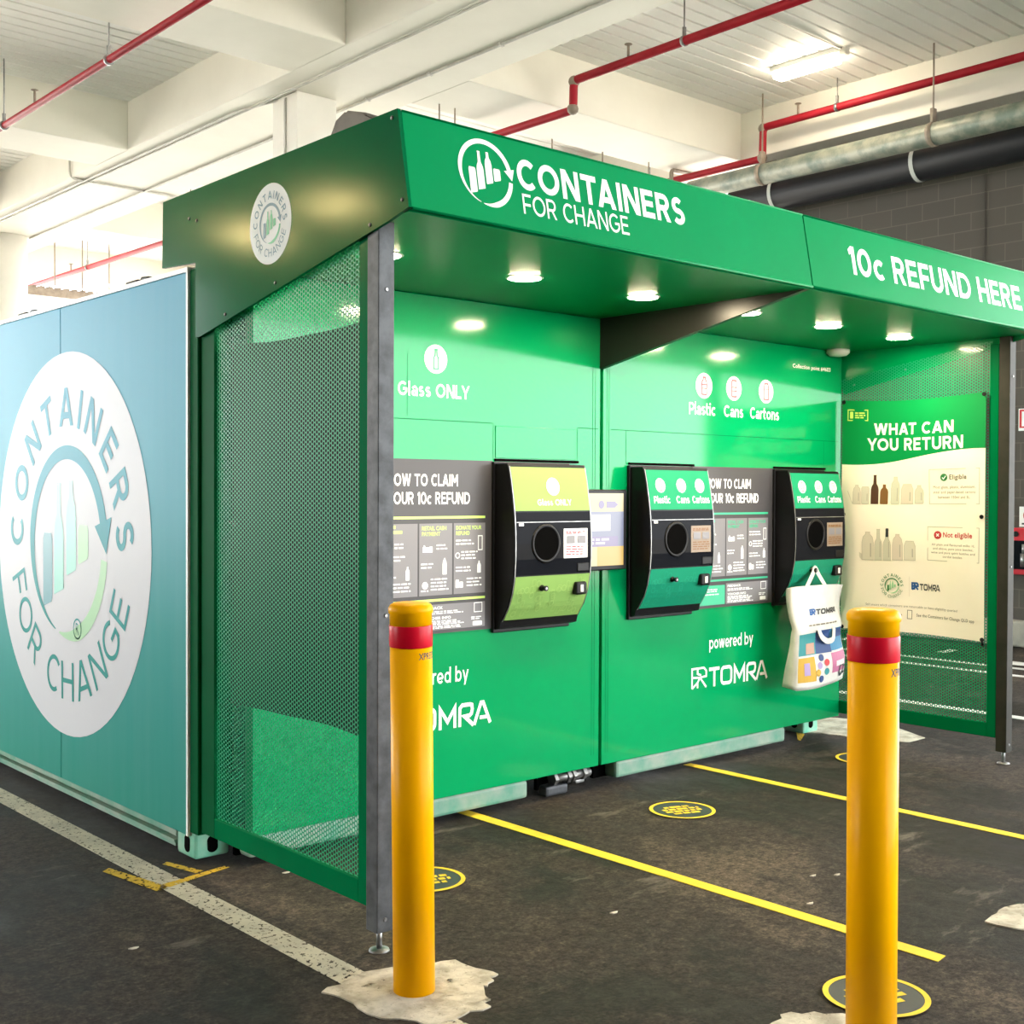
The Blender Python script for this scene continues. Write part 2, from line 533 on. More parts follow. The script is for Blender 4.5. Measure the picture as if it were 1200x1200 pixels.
def bottle2(cx, y0, w, h, kind):
    """outline of a bottle, can, carton or jug standing at y0"""
    if kind == 'tall':
        half = [(0.5, 0), (0.5, 0.5), (0.42, 0.60), (0.22, 0.70), (0.17, 0.96), (0.2, 0.97), (0.2, 1.0)]
    elif kind == 'stubby':
        half = [(0.45, 0), (0.5, 0.05), (0.5, 0.62), (0.42, 0.74), (0.2, 0.84), (0.18, 1.0)]
    elif kind == 'pet':
        half = [(0.44, 0), (0.5, 0.06), (0.46, 0.30), (0.5, 0.55), (0.44, 0.75), (0.2, 0.88), (0.2, 1.0)]
    elif kind == 'can':
        half = [(0.42, 0), (0.5, 0.06), (0.5, 0.9), (0.40, 1.0)]
    elif kind == 'jug':
        half = [(0.5, 0), (0.5, 0.62), (0.40, 0.82), (0.18, 0.93), (0.18, 1.0)]
    else:
        half = [(0.5, 0), (0.5, 0.75), (0.34, 1.0)]
    pts = [(cx + x * w, y0 + y * h) for x, y in half] + [(cx - x * w, y0 + y * h) for x, y in half[::-1]]
    return pts, [tuple(range(len(pts)))]

def logo(parent, pl, cx, cy, R, ring_m, bottle_ms, arc_m, name='recycling_emblem'):
    """ring with an arrow head and four containers; R is the outer radius of the ring"""
    rm = R * 0.93
    w = R * 0.07
    bm = NB()
    put(bm, pl, *arc2(cx, cy, rm, w * 0.1, w * 1.1, 252, 11, 60, wm=w))
    a = math.radians(14)
    d = Vector((math.cos(a), math.sin(a))); tgt = Vector((d.y, -d.x))
    hp = Vector((cx, cy)) + d * rm
    tip, l, r_ = hp + tgt * R * 0.30, hp - d * R * 0.20 - tgt * R * 0.02, hp + d * R * 0.20 - tgt * R * 0.02
    put(bm, pl, [tuple(l), tuple(r_), tuple(tip)], [(0, 1, 2)], k=1.25)
    ring = obj(name, bm, ring_m, parent)
    bm = NB()
    put(bm, pl, *arc2(cx, cy, rm, w * 1.0, w * 0.1, -8, -102, 36, wm=w * 1.1))
    obj('emblem_swoosh', bm, arc_m, parent)
    specs = [(-0.50, -0.52, 0.25, 0.62, 'can', 0), (-0.20, -0.46, 0.25, 1.08, 'tall', 1), (0.12, -0.34, 0.25, 0.98, 'stubby', 1), (0.42, -0.30, 0.25, 0.50, 'can', 2)]
    for sx, sy, sw, sh, kind, mi in specs:
        v, f = bottle2(cx + sx * R, cy + sy * R, sw * R, sh * R, kind)
        n = len(v)
        # feet follow a rising wave
        v = [(x, y + ((x - cx) / R * 0.28 + 0.02) * R if y < cy + sy * R + sh * R * 0.08 else y) for x, y in v]
        bm = NB(); put(bm, pl, v, f)
        obj('emblem_container', bm, bottle_ms[mi], parent)
    return ring

def ring_text(bm, pl, cx, cy, s, r0, h, a_mid, a_span, inside=False, bold=0.02, k=1.0, wide=1.0):
    """letters on a circle: a_mid the middle, a_span the swept angle; inside=True reads along the bottom"""
    adv = []
    for ch in s:
        vs, fs, W = glyph2d(ch, bold)
        adv.append(((vs, fs, 0, W) if vs else None, W))
    gap = 0.20
    total = sum(a for _, a in adv) + gap * (len(s) - 1)
    pos = 0
    sc = h
    for g, a in adv:
        c = (pos + a / 2) / total - 0.5
        pos += a + gap
        if g is None:
            continue
        vs, fs, x0, x1 = g
        ang = math.radians(a_mid + (c * a_span if inside else -c * a_span))
        out = []
        for x, y, c3 in vs:
            lx = (x - (x0 + x1) / 2) * sc * wide
            ly = y * sc
            if inside:
                rr = r0 - ly
                out.append((cx + rr * math.cos(ang) - lx * math.sin(ang), cy + rr * math.sin(ang) + lx * math.cos(ang), c3))
            else:
                rr = r0 + ly
                out.append((cx + rr * math.cos(ang) + lx * math.sin(ang), cy + rr * math.sin(ang) - lx * math.cos(ang), c3))
        put(bm, pl, out, fs, k)

def badge(parent, pl, cx, cy, R, txt_m, ring_m, bottle_ms, arc_m, disc=None):
    if disc:
        bm = NB(); put(bm, pl, *disc2(cx, cy, R, 72), k=1)
        dsc = obj('round_decal', bm, disc, parent)
    bm = NB()
    ring_text(bm, pl, cx, cy, 'CONTAINERS', R * 0.615, R * 0.20, 91, 186, bold=0.17, k=2)
    ring_text(bm, pl, cx, cy, 'FOR CHANGE', R * 0.815, R * 0.20, 268, 146, inside=True, bold=0.12, k=2)
    obj('ring_lettering', bm, txt_m, parent)
    pl2 = Plane(pl.o, pl.u, pl.v, pl.lift * 2)
    logo(parent, pl2, cx + R * 0.0, cy, R * 0.515, ring_m, bottle_ms, arc_m)

# a plain geometric alphabet drawn with strokes of width w; cap height 1
def _arc(cx, cy, rx, ry, a0, a1, n=18):
    return [(cx + rx * math.cos(math.radians(a0 + (a1 - a0) * i / n)), cy + ry * math.sin(math.radians(a0 + (a1 - a0) * i / n))) for i in range(n + 1)]
def glyph2d(ch, w):
    h = w / 2
    out = []
    def st(pts, closed=False):
        out.append(stroke2(pts, w, closed))
    def po(*pts):
        out.append((list(pts), [tuple(range(len(pts)))]))
    def oval(x0, x1, y0, y1):
        out.append(stroke2(_arc((x0 + x1) / 2, (y0 + y1) / 2, (x1 - x0) / 2 - h, (y1 - y0) / 2 - h, 0, 350, 35), w, True))
    def leg(xa, ya, xb, yb, k=1.12):
        po((xa - h * k, ya), (xa + h * k, ya), (xb + h * k, yb), (xb - h * k, yb))
    X = 0.74
    xo = 0.36
    if ch == 'C': st(_arc(0.47, 0.5, 0.47 - h, 0.5 - h, 46, 314, 30)); W = 0.84
    elif ch == 'O': oval(0, 1.0, 0, 1); W = 1.0
    elif ch == 'G':
        st(_arc(0.49, 0.5, 0.49 - h, 0.5 - h, 46, 330, 30)); st([(0.52, 0.48), (0.93, 0.48)]); st([(0.93 - h, 0.48 + h), (0.93 - h, 0.22)]); W = 0.94
    elif ch == 'D':
        st([(h, 0.0), (h, 1.0)]); st([(h, 1 - h), (0.38, 1 - h)] + _arc(0.38, 0.5, 0.5 - h, 0.5 - h, 90, -90) + [(h, h)]); W = 0.88
    elif ch == 'N':
        st([(h, 0), (h, 1)]); st([(0.84 - h, 0), (0.84 - h, 1)]); po((0, 1), (w * 1.2, 1), (0.84, 0), (0.84 - w * 1.2, 0)); W = 0.84
    elif ch == 'T': st([(0, 1 - h), (0.76, 1 - h)]); st([(0.38, 1 - h), (0.38, 0)]); W = 0.76
    elif ch == 'A':
        leg(h * 1.1, 0, 0.46, 1); leg(0.92 - h * 1.1, 0, 0.46, 1); st([(0.2, 0.28), (0.72, 0.28)]); W = 0.92
    elif ch == 'I': st([(h, 0), (h, 1)]); W = w
    elif ch == 'E':
        st([(h, 0), (h, 1)])
        for y, x in ((1 - h, 0.66), (0.51, 0.62), (h, 0.68)): st([(h, y), (x, y)])
        W = 0.68
    elif ch == 'F':
        st([(h, 0), (h, 1)]); st([(h, 1 - h), (0.66, 1 - h)]); st([(h, 0.46), (0.60, 0.46)]); W = 0.64
    elif ch == 'L': st([(h, 1), (h, 0)]); st([(h, h), (0.64, h)]); W = 0.64
    elif ch == 'H':
        st([(h, 0), (h, 1)]); st([(0.82 - h, 0), (0.82 - h, 1)]); st([(h, 0.5), (0.82 - h, 0.5)]); W = 0.82
    elif ch == 'U':
        st([(h, 1), (h, 0.38)] + _arc(0.40, 0.38, 0.40 - h, 0.38 - h, 180, 360) + [(0.80 - h, 1)]); W = 0.80
    elif ch in 'PR':
        q = 0.34 if ch == 'P' else 0.31
        st([(h, 0), (h, 1)]); st([(h, 1 - h), (0.42, 1 - h)] + _arc(0.42, 1 - q, q - h * 0.9, q - h, 90, -90) + [(h, 1 - 2 * q + h)]); W = 0.74
        if ch == 'R': leg(0.40, 1 - 2 * q + h, 0.74 - h, 0); W = 0.77
    elif ch == 'S':
        q = (1 - w) / 4
        st(_arc(0.34, 0.5 + q, 0.32 - h, q, 38, 270) + _arc(0.35, 0.5 - q, 0.35 - h, q, 90, -145)[1:]); W = 0.70
    elif ch == 'W':
        for a, b, c, d in ((h, 1, 0.34, 0), (0.34, 0, 0.62, 1), (0.62, 1, 0.90, 0), (0.90, 0, 1.24 - h, 1)): leg(a, b, c, d)
        W = 1.24
    elif ch == 'M':
        st([(h, 0), (h, 1)]); st([(0.98 - h, 0), (0.98 - h, 1)]); leg(w * 0.6, 1, 0.49, 0.28); leg(0.98 - w * 0.6, 1, 0.49, 0.28); W = 0.98
    elif ch == 'Y': leg(h, 1, 0.44, 0.42); leg(0.88 - h, 1, 0.44, 0.42); st([(0.44, 0.5), (0.44, 0)]); W = 0.88
    elif ch == '1': st([(0.26, 0), (0.26, 1)]); po((0.26 + h, 1), (0.26 - h, 1), (0.0, 0.86), (0.05, 0.86 - w * 0.95), (0.26, 0.9 - h)); W = 0.26 + h
    elif ch == '0': oval(0, 0.80, 0, 1); W = 0.80
    elif ch == 'c': st(_arc(xo, xo, xo - h, X / 2 - h, 48, 312, 24)); W = 0.64
    elif ch == 'o': oval(0, X, 0, X); W = X
    elif ch == 'e':
        st([(h, X / 2 - 0.02), (X - h, X / 2 - 0.02)]); st(_arc(X / 2, X / 2, X / 2 - h, X / 2 - h, -3, 318, 30)); W = X
    elif ch == 'a':
        W = 0.64
        oval(0, 0.60, 0, 0.44); st(_arc(0.34, X - 0.28, 0.30 - h, 0.28 - h, 160, 0) + [(W - h, 0)])
    elif ch in 'dbp':
        W = X
        oval(0, X, 0, X)
        st({'d': [(X - h, 0), (X - h, 1.06)], 'b': [(h, 0), (h, 1.06)], 'p': [(h, -0.26), (h, X)]}[ch])
    elif ch in 'nr':
        st([(h, 0), (h, X)])
        if ch == 'n': st(_arc(0.32, X - 0.32, 0.32 - h, 0.32 - h, 180, 0) + [(0.64 - h, 0)]); W = 0.64
        else: st(_arc(0.34, X - 0.36, 0.34 - h, 0.36 - h, 175, 70)); W = 0.42
    elif ch == 's':
        q = (X - w) / 4
        st(_arc(0.27, X / 2 + q, 0.25 - h, q, 38, 270) + _arc(0.28, X / 2 - q, 0.28 - h, q, 90, -145)[1:]); W = 0.56
    elif ch == 't': st([(0.06 + h, 1.0), (0.06 + h, 0.22)] + _arc(0.27 + h, 0.22, 0.21, 0.22 - h, 180, 275)[1:]); st([(-0.06, X - h), (0.44, X - h)]); W = 0.44
    elif ch == 'l': st([(h, 0), (h, 1.06)]); W = w
    elif ch == 'i': st([(h, 0), (h, X)]); out.append(disc2(h, 0.95, w * 0.62, 14)); W = w
    elif ch == 'w':
        for a, b, c, d in ((h, X, 0.27, 0), (0.27, 0, 0.49, X), (0.49, X, 0.71, 0), (0.71, 0, 0.98 - h, X)): leg(a, b, c, d)
        W = 0.98
    elif ch == 'y': leg(h, X, 0.36, 0.0); leg(0.72 - h, X, 0.24, -0.27); W = 0.72
    else: return None, None, 0.30
    vs, fs = [], []
    for li, (v, f) in enumerate(out):
        o = len(vs); vs += [(a, b, li * 0.09) for a, b in v]; fs += [tuple(i + o for i in q) for q in f]
    return vs, fs, W

def glyph_text(s, w, gap=0.13, line=1.42):
    VS_, FS_ = [], []
    for li, row in enumerate(s.split('\n')):
        x = 0
        prev = ''
        for ch in row:
            vs, fs, W = glyph2d(ch, w)
            if vs:
                if prev + ch in ('TA', 'AT', 'YO', 'LA', 'AN' * 0 or 'LY'): x -= 0.10
                o = len(VS_)
                VS_ += [(x + a, b - li * line, c) for a, b, c in vs]; FS_ += [tuple(i + o for i in q) for q in fs]
            x += W + gap
            prev = ch
    return VS_, FS_

def gwrite(name, parent, pl, s, x0, x1, y0, y1, m, w=0.2, k=1.0, gap=0.13, line=1.42):
    vs, fs = glyph_text(s, w, gap, line)
    ax, bx = min(v[0] for v in vs), max(v[0] for v in vs)
    ay, by = min(v[1] for v in vs), max(v[1] for v in vs)
    sx, sy = (x1 - x0) / (bx - ax), (y1 - y0) / (by - ay)
    bm = NB(); put(bm, pl, [(x0 + (x - ax) * sx, y0 + (y - ay) * sy, c) for x, y, c in vs], fs, k)
    return obj(name, bm, m, parent)

# wide rounded capitals of the machine maker's wordmark, in a 0..1 high box
def wordmark(parent, pl, x0, x1, y0, y1, m, name='wordmark', w=0.17):
    H = 1.0
    g = []
    def add(x, a):
        g.append(shift(a, x, 0))
    def roundrect(x, wd):
        pts = []
        r = 0.3
        for cx_, cy_, s in ((wd - r, 1 - r, 0), (r, 1 - r, 90), (r, r, 180), (wd - r, r, 270)):
            for i in range(6):
                a = math.radians(s + 18 * i)
                pts.append((x + cx_ + (r - w / 2) * math.cos(a), cy_ + (r - w / 2) * math.sin(a)))
        return stroke2(pts, w, True)
    add(0, stroke2([(0, 1 - w / 2), (0.92, 1 - w / 2)], w)); add(0, stroke2([(0.46, 1 - w), (0.46, 0)], w))
    add(0, roundrect(1.02, 1.06))
    add(2.22, stroke2([(w / 2, 0), (w / 2, 0.86), (0.52, 0.30), (1.04 - w / 2, 0.86), (1.04 - w / 2, 0)], w))
    add(3.38, stroke2([(w / 2, 0), (w / 2, 0.62), (0.10, 0.80), (0.24, 1 - w / 2), (0.70, 1 - w / 2), (0.82, 0.88), (0.85, 0.70), (0.80, 0.52), (0.68, 0.44), (0.38, 0.42), (0.92, 0)], w))
    add(4.34, stroke2([(0.0, 0), (0.42, 0.92), (0.56, 0.92), (1.0, 0)], w)); add(4.34, stroke2([(0.34, 0.28), (0.88, 0.28)], w * 0.9))
    bm = NB()
    W = 5.36
    for gi, (vs, fs) in enumerate(g):
        put(bm, pl, [(x0 + x / W * (x1 - x0), y0 + y * (y1 - y0), gi * 0.06) for x, y in vs], fs)
    return obj(name, bm, m, parent)

def maker_icon(parent, pl, x0, x1, y0, y1, m, name='maker_emblem', w=0.09):
    bm = NB()
    sets = [[(0.05, 0.05), (0.05, 0.95), (0.80, 0.95), (0.95, 0.80), (0.95, 0.55), (0.55, 0.52), (0.95, 0.05)],
            [(0.05, 0.55), (0.55, 0.52), (0.40, 0.30), (0.40, 0.05)],
            [(0.05, 0.05), (0.40, 0.30)], [(0.40, 0.95), (0.40, 0.70), (0.62, 0.62)]]
    for p in sets:
        vs, fs = stroke2(p, w)
        put(bm, pl, [(x0 + x * (x1 - x0), y0 + y * (y1 - y0)) for x, y in vs], fs)
    return obj(name, bm, m, parent)

def bars(bm, pl, x0, x1, ys, h, k=1.0, rag=0.25, word=0.03):
    """rows of unreadably small print as word-long dashes"""
    for y in ys:
        x = x0
        end = x1 - random.random() * rag * (x1 - x0)
        while x < end - word * 0.3:
            w_ = min(word * random.uniform(0.5, 1.5), end - x)
            put(bm, pl, *rect2(x, x + w_, y, y + h), k=k)
            x += w_ + word * 0.22

# ------------------------------------------------------------------ the setting: ground, ceiling, columns, walls
bm = NB(); box(bm, -80, 80, -80, 80, -0.30, -0.12)
struct('ground_yard', bm, OUTC)
bm = NB(); box(bm, -9.4, 15, -11.5, 19, -0.12, 0)
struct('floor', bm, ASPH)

Y0, Y1, X0, X1 = -11.0, 21.5, -14.0, 16.0
bm = NB()       # ribbed steel deck: flat pans with narrow upward grooves
prof = []
y = Y0
while y < Y1:
    prof += [(y, 6.50), (y + 0.165, 6.50), (y + 0.172, 6.535), (y + 0.193, 6.535)]
    y += 0.20
va = [bm.verts.new((X0, a, b)) for a, b in prof]; vb = [bm.verts.new((X1, a, b)) for a, b in prof]
for i in range(len(prof) - 1):
    bm.faces.new((va[i], vb[i], vb[i + 1], va[i + 1]))
box(bm, X0, X1, Y0, Y1, 6.54, 6.75)
struct('ceiling', bm, DECKM)
bm = NB(); box(bm, 4.10, 5.62, Y0, Y1, 5.90, 6.52, 0.012)
box(bm, 4.36, 4.375, Y0, Y1, 5.893, 5.90)
struct('ceiling_beam', bm, CEIL)
bm = NB(); box(bm, 10.15, 10.85, Y0, Y1, 5.90, 6.52, 0.012)
struct('ceiling_beam', bm, CEIL)
bm = NB(); box(bm, -5.4, -3.9, Y0, Y1, 5.90, 6.52, 0.012)
struct('ceiling_beam', bm, CEIL)
for ys in (-5.6, -0.75 - 0.6, 4.95, 9.80, 14.65, 19.5):
    for xa, xb in ((-3.9, 4.10), (5.62, 10.15)):
        bm = NB(); box(bm, xa, xb, ys, ys + 1.0, 5.902, 6.52, 0.012)
        struct('ceiling_crossbeam', bm, CEIL)
bm = NB(); box(bm, 4.45, 4.95, 6.40, 6.90, 0, 5.90, 0.01)
struct('column_square', bm, COLM)
bm = NB(); lathe(bm, (4.80, 16.2, 0), [(0.36, 0), (0.36, 5.90)], seg=40)
struct('column_round', bm, COLM)

bm = NB(); box(bm, 10.5, 10.8, -0.6, 4.95, 0, 5.90)
struct('wall_right', bm, BLOCK)
for ya, yb in ((Y0, 3.0), (9.5, 18.0)):  # unseen walls added to block light from the left, with an opening between
    bm = NB(); box(bm, -9.7, -9.5, ya, yb, 0, 6.52)
    struct('light_blocker_left', bm, LIGHT_BLOCKER)
bm = NB(); box(bm, -9.5, 1.8, Y0, Y0 + 0.2, 0, 6.5)  # added out of view to keep daylight out behind the camera
struct('light_blocker_front', bm, LIGHT_BLOCKER)
bm = NB(); box(bm, 10.44, 10.5, 4.62, 4.95, 0, 5.90)
struct('wall_right_pier', bm, DARK)
bm = NB(); box(bm, 10.25, 10.5, -0.6, 4.95, 0, 0.27, 0.02)
struct('kerb_right', bm, KERB)
bm = NB(); tube(bm, [(10.488, 1.83, 0.3), (10.488, 1.83, 5.2)], 0.008, 6)
tag(obj('wall_conduit', bm, BLOCK), 'thin grey conduit running down the dark block wall', 'conduit')

# ------------------------------------------------------------------ painted markings on the ground
def decal(name, pts, m, label, cat, group=None, z=0.003, h=0.002):
    bm = NB(); prism(bm, [(x, y, z - h) for x, y in pts], (0, 0, h))
    return tag(obj(name, bm, m), label, cat, group)
decal('white_line', [(-0.325, 9.0), (-0.215, 9.0), (-0.12, -1.58), (-0.235, -1.55)], PAINT_W, 'long worn white line beside the blue container side', 'floor marking')
decal('white_line', [(-0.24, -1.93), (-0.12, -1.93), (-0.08, -2.6), (-0.20, -2.6)], PAINT_W, 'short white line end continuing in front of the first bollard pad', 'floor marking')
decal('yellow_line', [(1.425, -0.02), (1.495, -0.02), (1.515, -2.70), (1.445, -2.71)], PAINT_Y, 'nearer yellow queue line running out from below the lime machine', 'floor marking')
decal('yellow_line', [(3.150, -0.10), (3.215, -0.10), (3.225, -2.75), (3.16, -2.75)], PAINT_Y, 'farther yellow queue line running out from below the second powered-by lettering', 'floor marking')
bm = NB()
for pts in ([(-0.34, 0.17), (-0.30, 0.20), (-0.22, -0.20), (-0.28, -0.22)], [(-0.27, -0.22), (-0.23, -0.16), (0.09, -0.10), (0.10, -0.13)],
            [(-0.10, 0.10), (-0.07, 0.12), (-0.01, -0.10), (-0.05, -0.11)]):
    prism(bm, [(x, y, 0.0034) for x, y in pts], (0, 0, 0.001))
tag(obj('spray_mark', bm, SPRAY_Y), 'yellow spray paint corner mark below the mint container casting', 'floor marking')
decal('yellow_dash', [(4.28, -0.14), (4.32, -0.09), (4.52, 0.06), (4.50, -0.02)], SPRAY_Y, 'small yellow dash below the far corner of the green wall', 'floor marking')
for x, y, w_, lab in ((8.67, -6, 0.10, 'bay line beyond the perforated screen, next to the arrow marks'), (8.22, -6, 0.10, 'bay line in the middle of three beyond the perforated screen'), (6.22, -6, 0.11, 'bay line just behind the far perforated screen')):
    decal('parking_line', [(x - w_ / 2, -4), (x + w_ / 2, -4), (x + w_ / 2, 4.4), (x - w_ / 2, 4.4)], PAINT_W2, 'white ' + lab, 'floor marking')
for (cx, cy, dx, dy), lab in zip(((9.0, 0.75, 0.22, 0.5), (9.35, 1.6, 0.3, 0.12), (9.1, 2.2, 0.3, 0.10), (9.5, 2.9, 0.3, 0.12)),
        ('white arrow blob by the kerb beyond the right post', 'short white dash seen through the mesh under the banner corner', 'short white dash seen through the middle of the mesh', 'short white dash seen through the mesh beside the bollard top')):
    decal('white_dash', [(cx - dx / 2, cy - dy / 2), (cx + dx / 2, cy - dy / 3), (cx + dx / 2, cy + dy / 2), (cx - dx / 2, cy + dy / 3)], PAINT_W2, lab, 'floor marking')

def sticker(cx, cy, lab):
    o = thing('floor_sticker', (cx, cy, 0), lab, 'floor sticker')
    pl = Plane((cx, cy, 0.004), (0.94, -0.34, 0), (0.34, 0.94, 0), 0.0015)
    bm = NB(); put(bm, pl, *disc2(0, 0, 0.17)); obj('disc', bm, INK, o)
    bm = NB(); put(bm, pl, *ring2(0, 0, 0.151, 0.170), k=2); obj('ring', bm, PAINT_Y, o)
    bm = NB()
    for yy, hw in ((0.045, 0.075), (0.005, 0.105), (-0.035, 0.105), (-0.075, 0.08)):
        bars(bm, pl, -hw, hw, (yy,), 0.026, k=2, rag=0.05, word=0.045)
    obj('lettering', bm, PAINT_Y, o)
sticker(0.64, -0.82, 'round black floor sticker with yellow ring behind the bollard beside the grey post')
sticker(2.33, -0.79, 'round black floor sticker with yellow ring between the two queue lines near the wall')
sticker(4.12, -0.72, 'round black floor sticker mostly hidden behind the front bollard near the wall')
sticker(1.02, -2.73, 'round black floor sticker around the foot of the front bollard')
sticker(2.56, -2.70, 'round floor sticker cut by the frame edge beside the pale concrete patch')

def slab(name, pts, lab, th=0.005):
    bm = NB()
    out = []
    for i in range(len(pts)):
        a, b = Vector(pts[i]), Vector(pts[(i + 1) % len(pts)])
        for k in range(6):
            q = a.lerp(b, k / 6)
            out.append((q.x + random.uniform(-0.012, 0.012), q.y + random.uniform(-0.012, 0.012), 0.0))
    prism(bm, out, (0, 0, th))
    return tag(obj(name, bm, PADM), lab, 'concrete pad')
slab('concrete_pad', [(-0.32, -1.52), (-0.12, -1.47), (0.17, -1.60), (0.22, -1.78), (0.10, -1.84), (0.02, -1.96), (-0.20, -1.97), (-0.29, -1.80)], 'pale rough concrete pad around the foot of the bollard beside the grey post')
slab('concrete_pad', [(0.22, -2.86), (0.50, -2.66), (0.70, -2.615), (0.86, -2.80), (0.80, -3.24), (0.40, -3.42), (0.15, -3.2)], 'pale rough concrete pad under the front bollard at the frame edge')
slab('concrete_pad', [(1.94, -2.62), (2.20, -2.60), (2.45, -2.75), (2.42, -3.0), (2.05, -2.98)], 'bare pale concrete patch on the asphalt by the frame edge')
slab('concrete_pad', [(4.55, 0.02), (4.68, -0.30), (4.78, -0.62), (5.0, -0.62), (5.3, -0.1), (5.1, 0.3)], 'pale concrete patch at the far corner of the green wall')

for i, (x, y, lab) in enumerate(((0.25, -0.35, 'tiny white scrap on the asphalt beside the screen foot'), (0.95, -1.62, 'tiny pale scrap near the bollard pad'), (1.62, -2.06, 'tiny white scrap in front of the nearer queue line'),
        (-0.62, -0.75, 'tiny pale leaf on the asphalt left of the white line'), (1.93, -1.86, 'pale chip beside the front bollard'), (2.02, -1.92, 'second pale chip beside the front bollard'))):
    bm = NB(); prism(bm, [(x + r_ * math.cos(a), y + r_ * 0.5 * math.sin(a), 0) for a, r_ in ((0, .022), (1.2, .012), (2.5, .02), (4.0, .014), (5.2, .018))], (0, 0, 0.004))
    tag(obj('litter_scrap', bm, PADM), lab, 'litter')

# ------------------------------------------------------------------ the two containers with their green front walls
WY = -0.2          # plane of the front wall
XS = 2.326         # joint between the two fronts
XE = 4.64
UX, UZ = (1, 0, 0), (0, 0, 1)
wall_pl = Plane((0, WY, 0), UX, UZ, 0.0015)

def casting(parent, x0, x1, y0, y1, z0=0.02, z1=0.14, holes=True):
    bm = NB(); box(bm, x0, x1, y0, y1, z0, z1, 0.012)
    o = obj('corner_casting', bm, MINT, parent)
    bm = NB()
    cx, cz = (x0 + x1) / 2, (z0 + z1) / 2
    vs, fs = [], []
    n = 20
    for side in (0, 1):
        pts = []
        for i in range(n):
            a = 2 * PI * i / n
            dx, dz = 0.026 * math.cos(a), 0.022 * math.sin(a) + (0.016 if math.sin(a) > 0 else -0.016)
            pts.append((cx + dx, y0 - 0.0015, cz + dz) if side == 0 else (x0 - 0.0015, y0 + 0.075 + dx, cz + dz))
        prism(bm, pts, (0, 0.001, 0) if side == 0 else (0.001, 0, 0))
    obj('casting_slot', bm, HOLE, o)
    return o

def front_wall(root, x0, x1, seams):
    bm = NB(); box(bm, x0 + 0.012, x1 - 0.010, WY, WY + 0.06, 0.135, 2.589, 0.004)
    w_ = obj('front_panel', bm, GREEN, root)
    bm = NB()
    for a, b, c, d in seams:
        put(bm, Plane((0, WY, 0), UX, UZ, 0.0008), *rect2(a, b, c, d))
    obj('panel_seam', bm, GREEN_D, w_)
    return w_

# near container (blue side)
k1 = thing('shipping_container', (1.15, 3.0, 0), 'near recycling container with blue teal printed side and lime machine front', 'container')
bm = NB(); box(bm, 0.03, XS - 0.05, 0.02, 6.05, 0.14, 2.57); obj('body', bm, MINT, k1)
bm = NB()
for ya, yb in ((0.045, 1.466), (1.470, 3.2), (3.204, 5.98)):
    box(bm, -0.012, 0.03, ya, yb, 0.125, 2.592, 0.004)
sp = obj('side_panel', bm, SIDE, k1)
bm = NB(); box(bm, -0.016, 0.032, 0.03, 0.046, 0.125, 2.595); box(bm, -0.018, 0.04, 0.03, 6.0, 2.592, 2.612)
obj('panel_trim', bm, WHITE_V, sp)
bm = NB(); box(bm, -0.005, 0.165, -0.045, 0.032, 0.14, 2.60, 0.006); obj('corner_post', bm, GREEN_F, k1)
casting(k1, 0.0, 0.165, -0.01, 0.165, 0.025, 0.143)
casting(k1, 0.0, 0.165, 5.88, 6.05, 0.025, 0.143)
bm = NB(); box(bm, 0.01, 0.09, 0.19, 5.86, 0.085, 0.123, 0.006); box(bm, 0.0, 0.03, 0.19, 5.86, 0.060, 0.074); box(bm, 0.02, 0.10, 0.22, 5.84, 0.035, 0.06)
obj('bottom_rail', bm, RAIL, k1)
bm = NB(); box(bm, 0.0, XS - 0.06, -0.02, 6.05, 2.57, 2.605, 0.006); obj('roof', bm, RAIL, k1)
for yy in (0.62, 2.05):
    bm = NB(); box(bm, 0.02, 0.10, yy, yy + 0.13, 2.605, 2.640, 0.01); tube(bm, [(0.06, yy - 0.16, 2.612), (0.06, yy - 0.05, 2.64), (0.06, yy + 0.02, 2.645)], 0.012, 6)
    obj('roof_clamp', bm, BLACK, k1)
fwL = front_wall(k1, 0.16, XS, [(0.5, 1.54, 1.985, 1.989), (2.14, 2.30, 1.985, 1.989), (2.255, 2.258, 0.2, 2.33), (2.275, 2.278, 0.2, 2.33), (1.54, 1.543, 1.8, 1.985), (2.137, 2.14, 1.8, 1.985), (1.0, 1.002, 2.0, 2.3)])
bm = NB(); box(bm, 1.555, 2.125, WY - 0.004, WY, 1.812, 1.975, 0.002); obj('access_hatch', bm, GREEN, fwL)
bm = NB(); box(bm, 1.55, 2.14, WY - 0.012, WY + 0.01, 1.795, 1.808); obj('hatch_gap', bm, HOLE, fwL)
bm = NB(); box(bm, 0.17, 1.81, WY + 0.02, WY + 0.12, 0.035, 0.132, 0.018); obj('base_rail', bm, RAIL, k1)
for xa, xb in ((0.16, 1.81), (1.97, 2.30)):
    bm = NB(); box(bm, xa, xb, WY + 0.125, WY + 0.15, 0.03, 0.135); obj('painted_shade_board', bm, HOLE, k1)  # near-black board stands in for the shade under the front wall

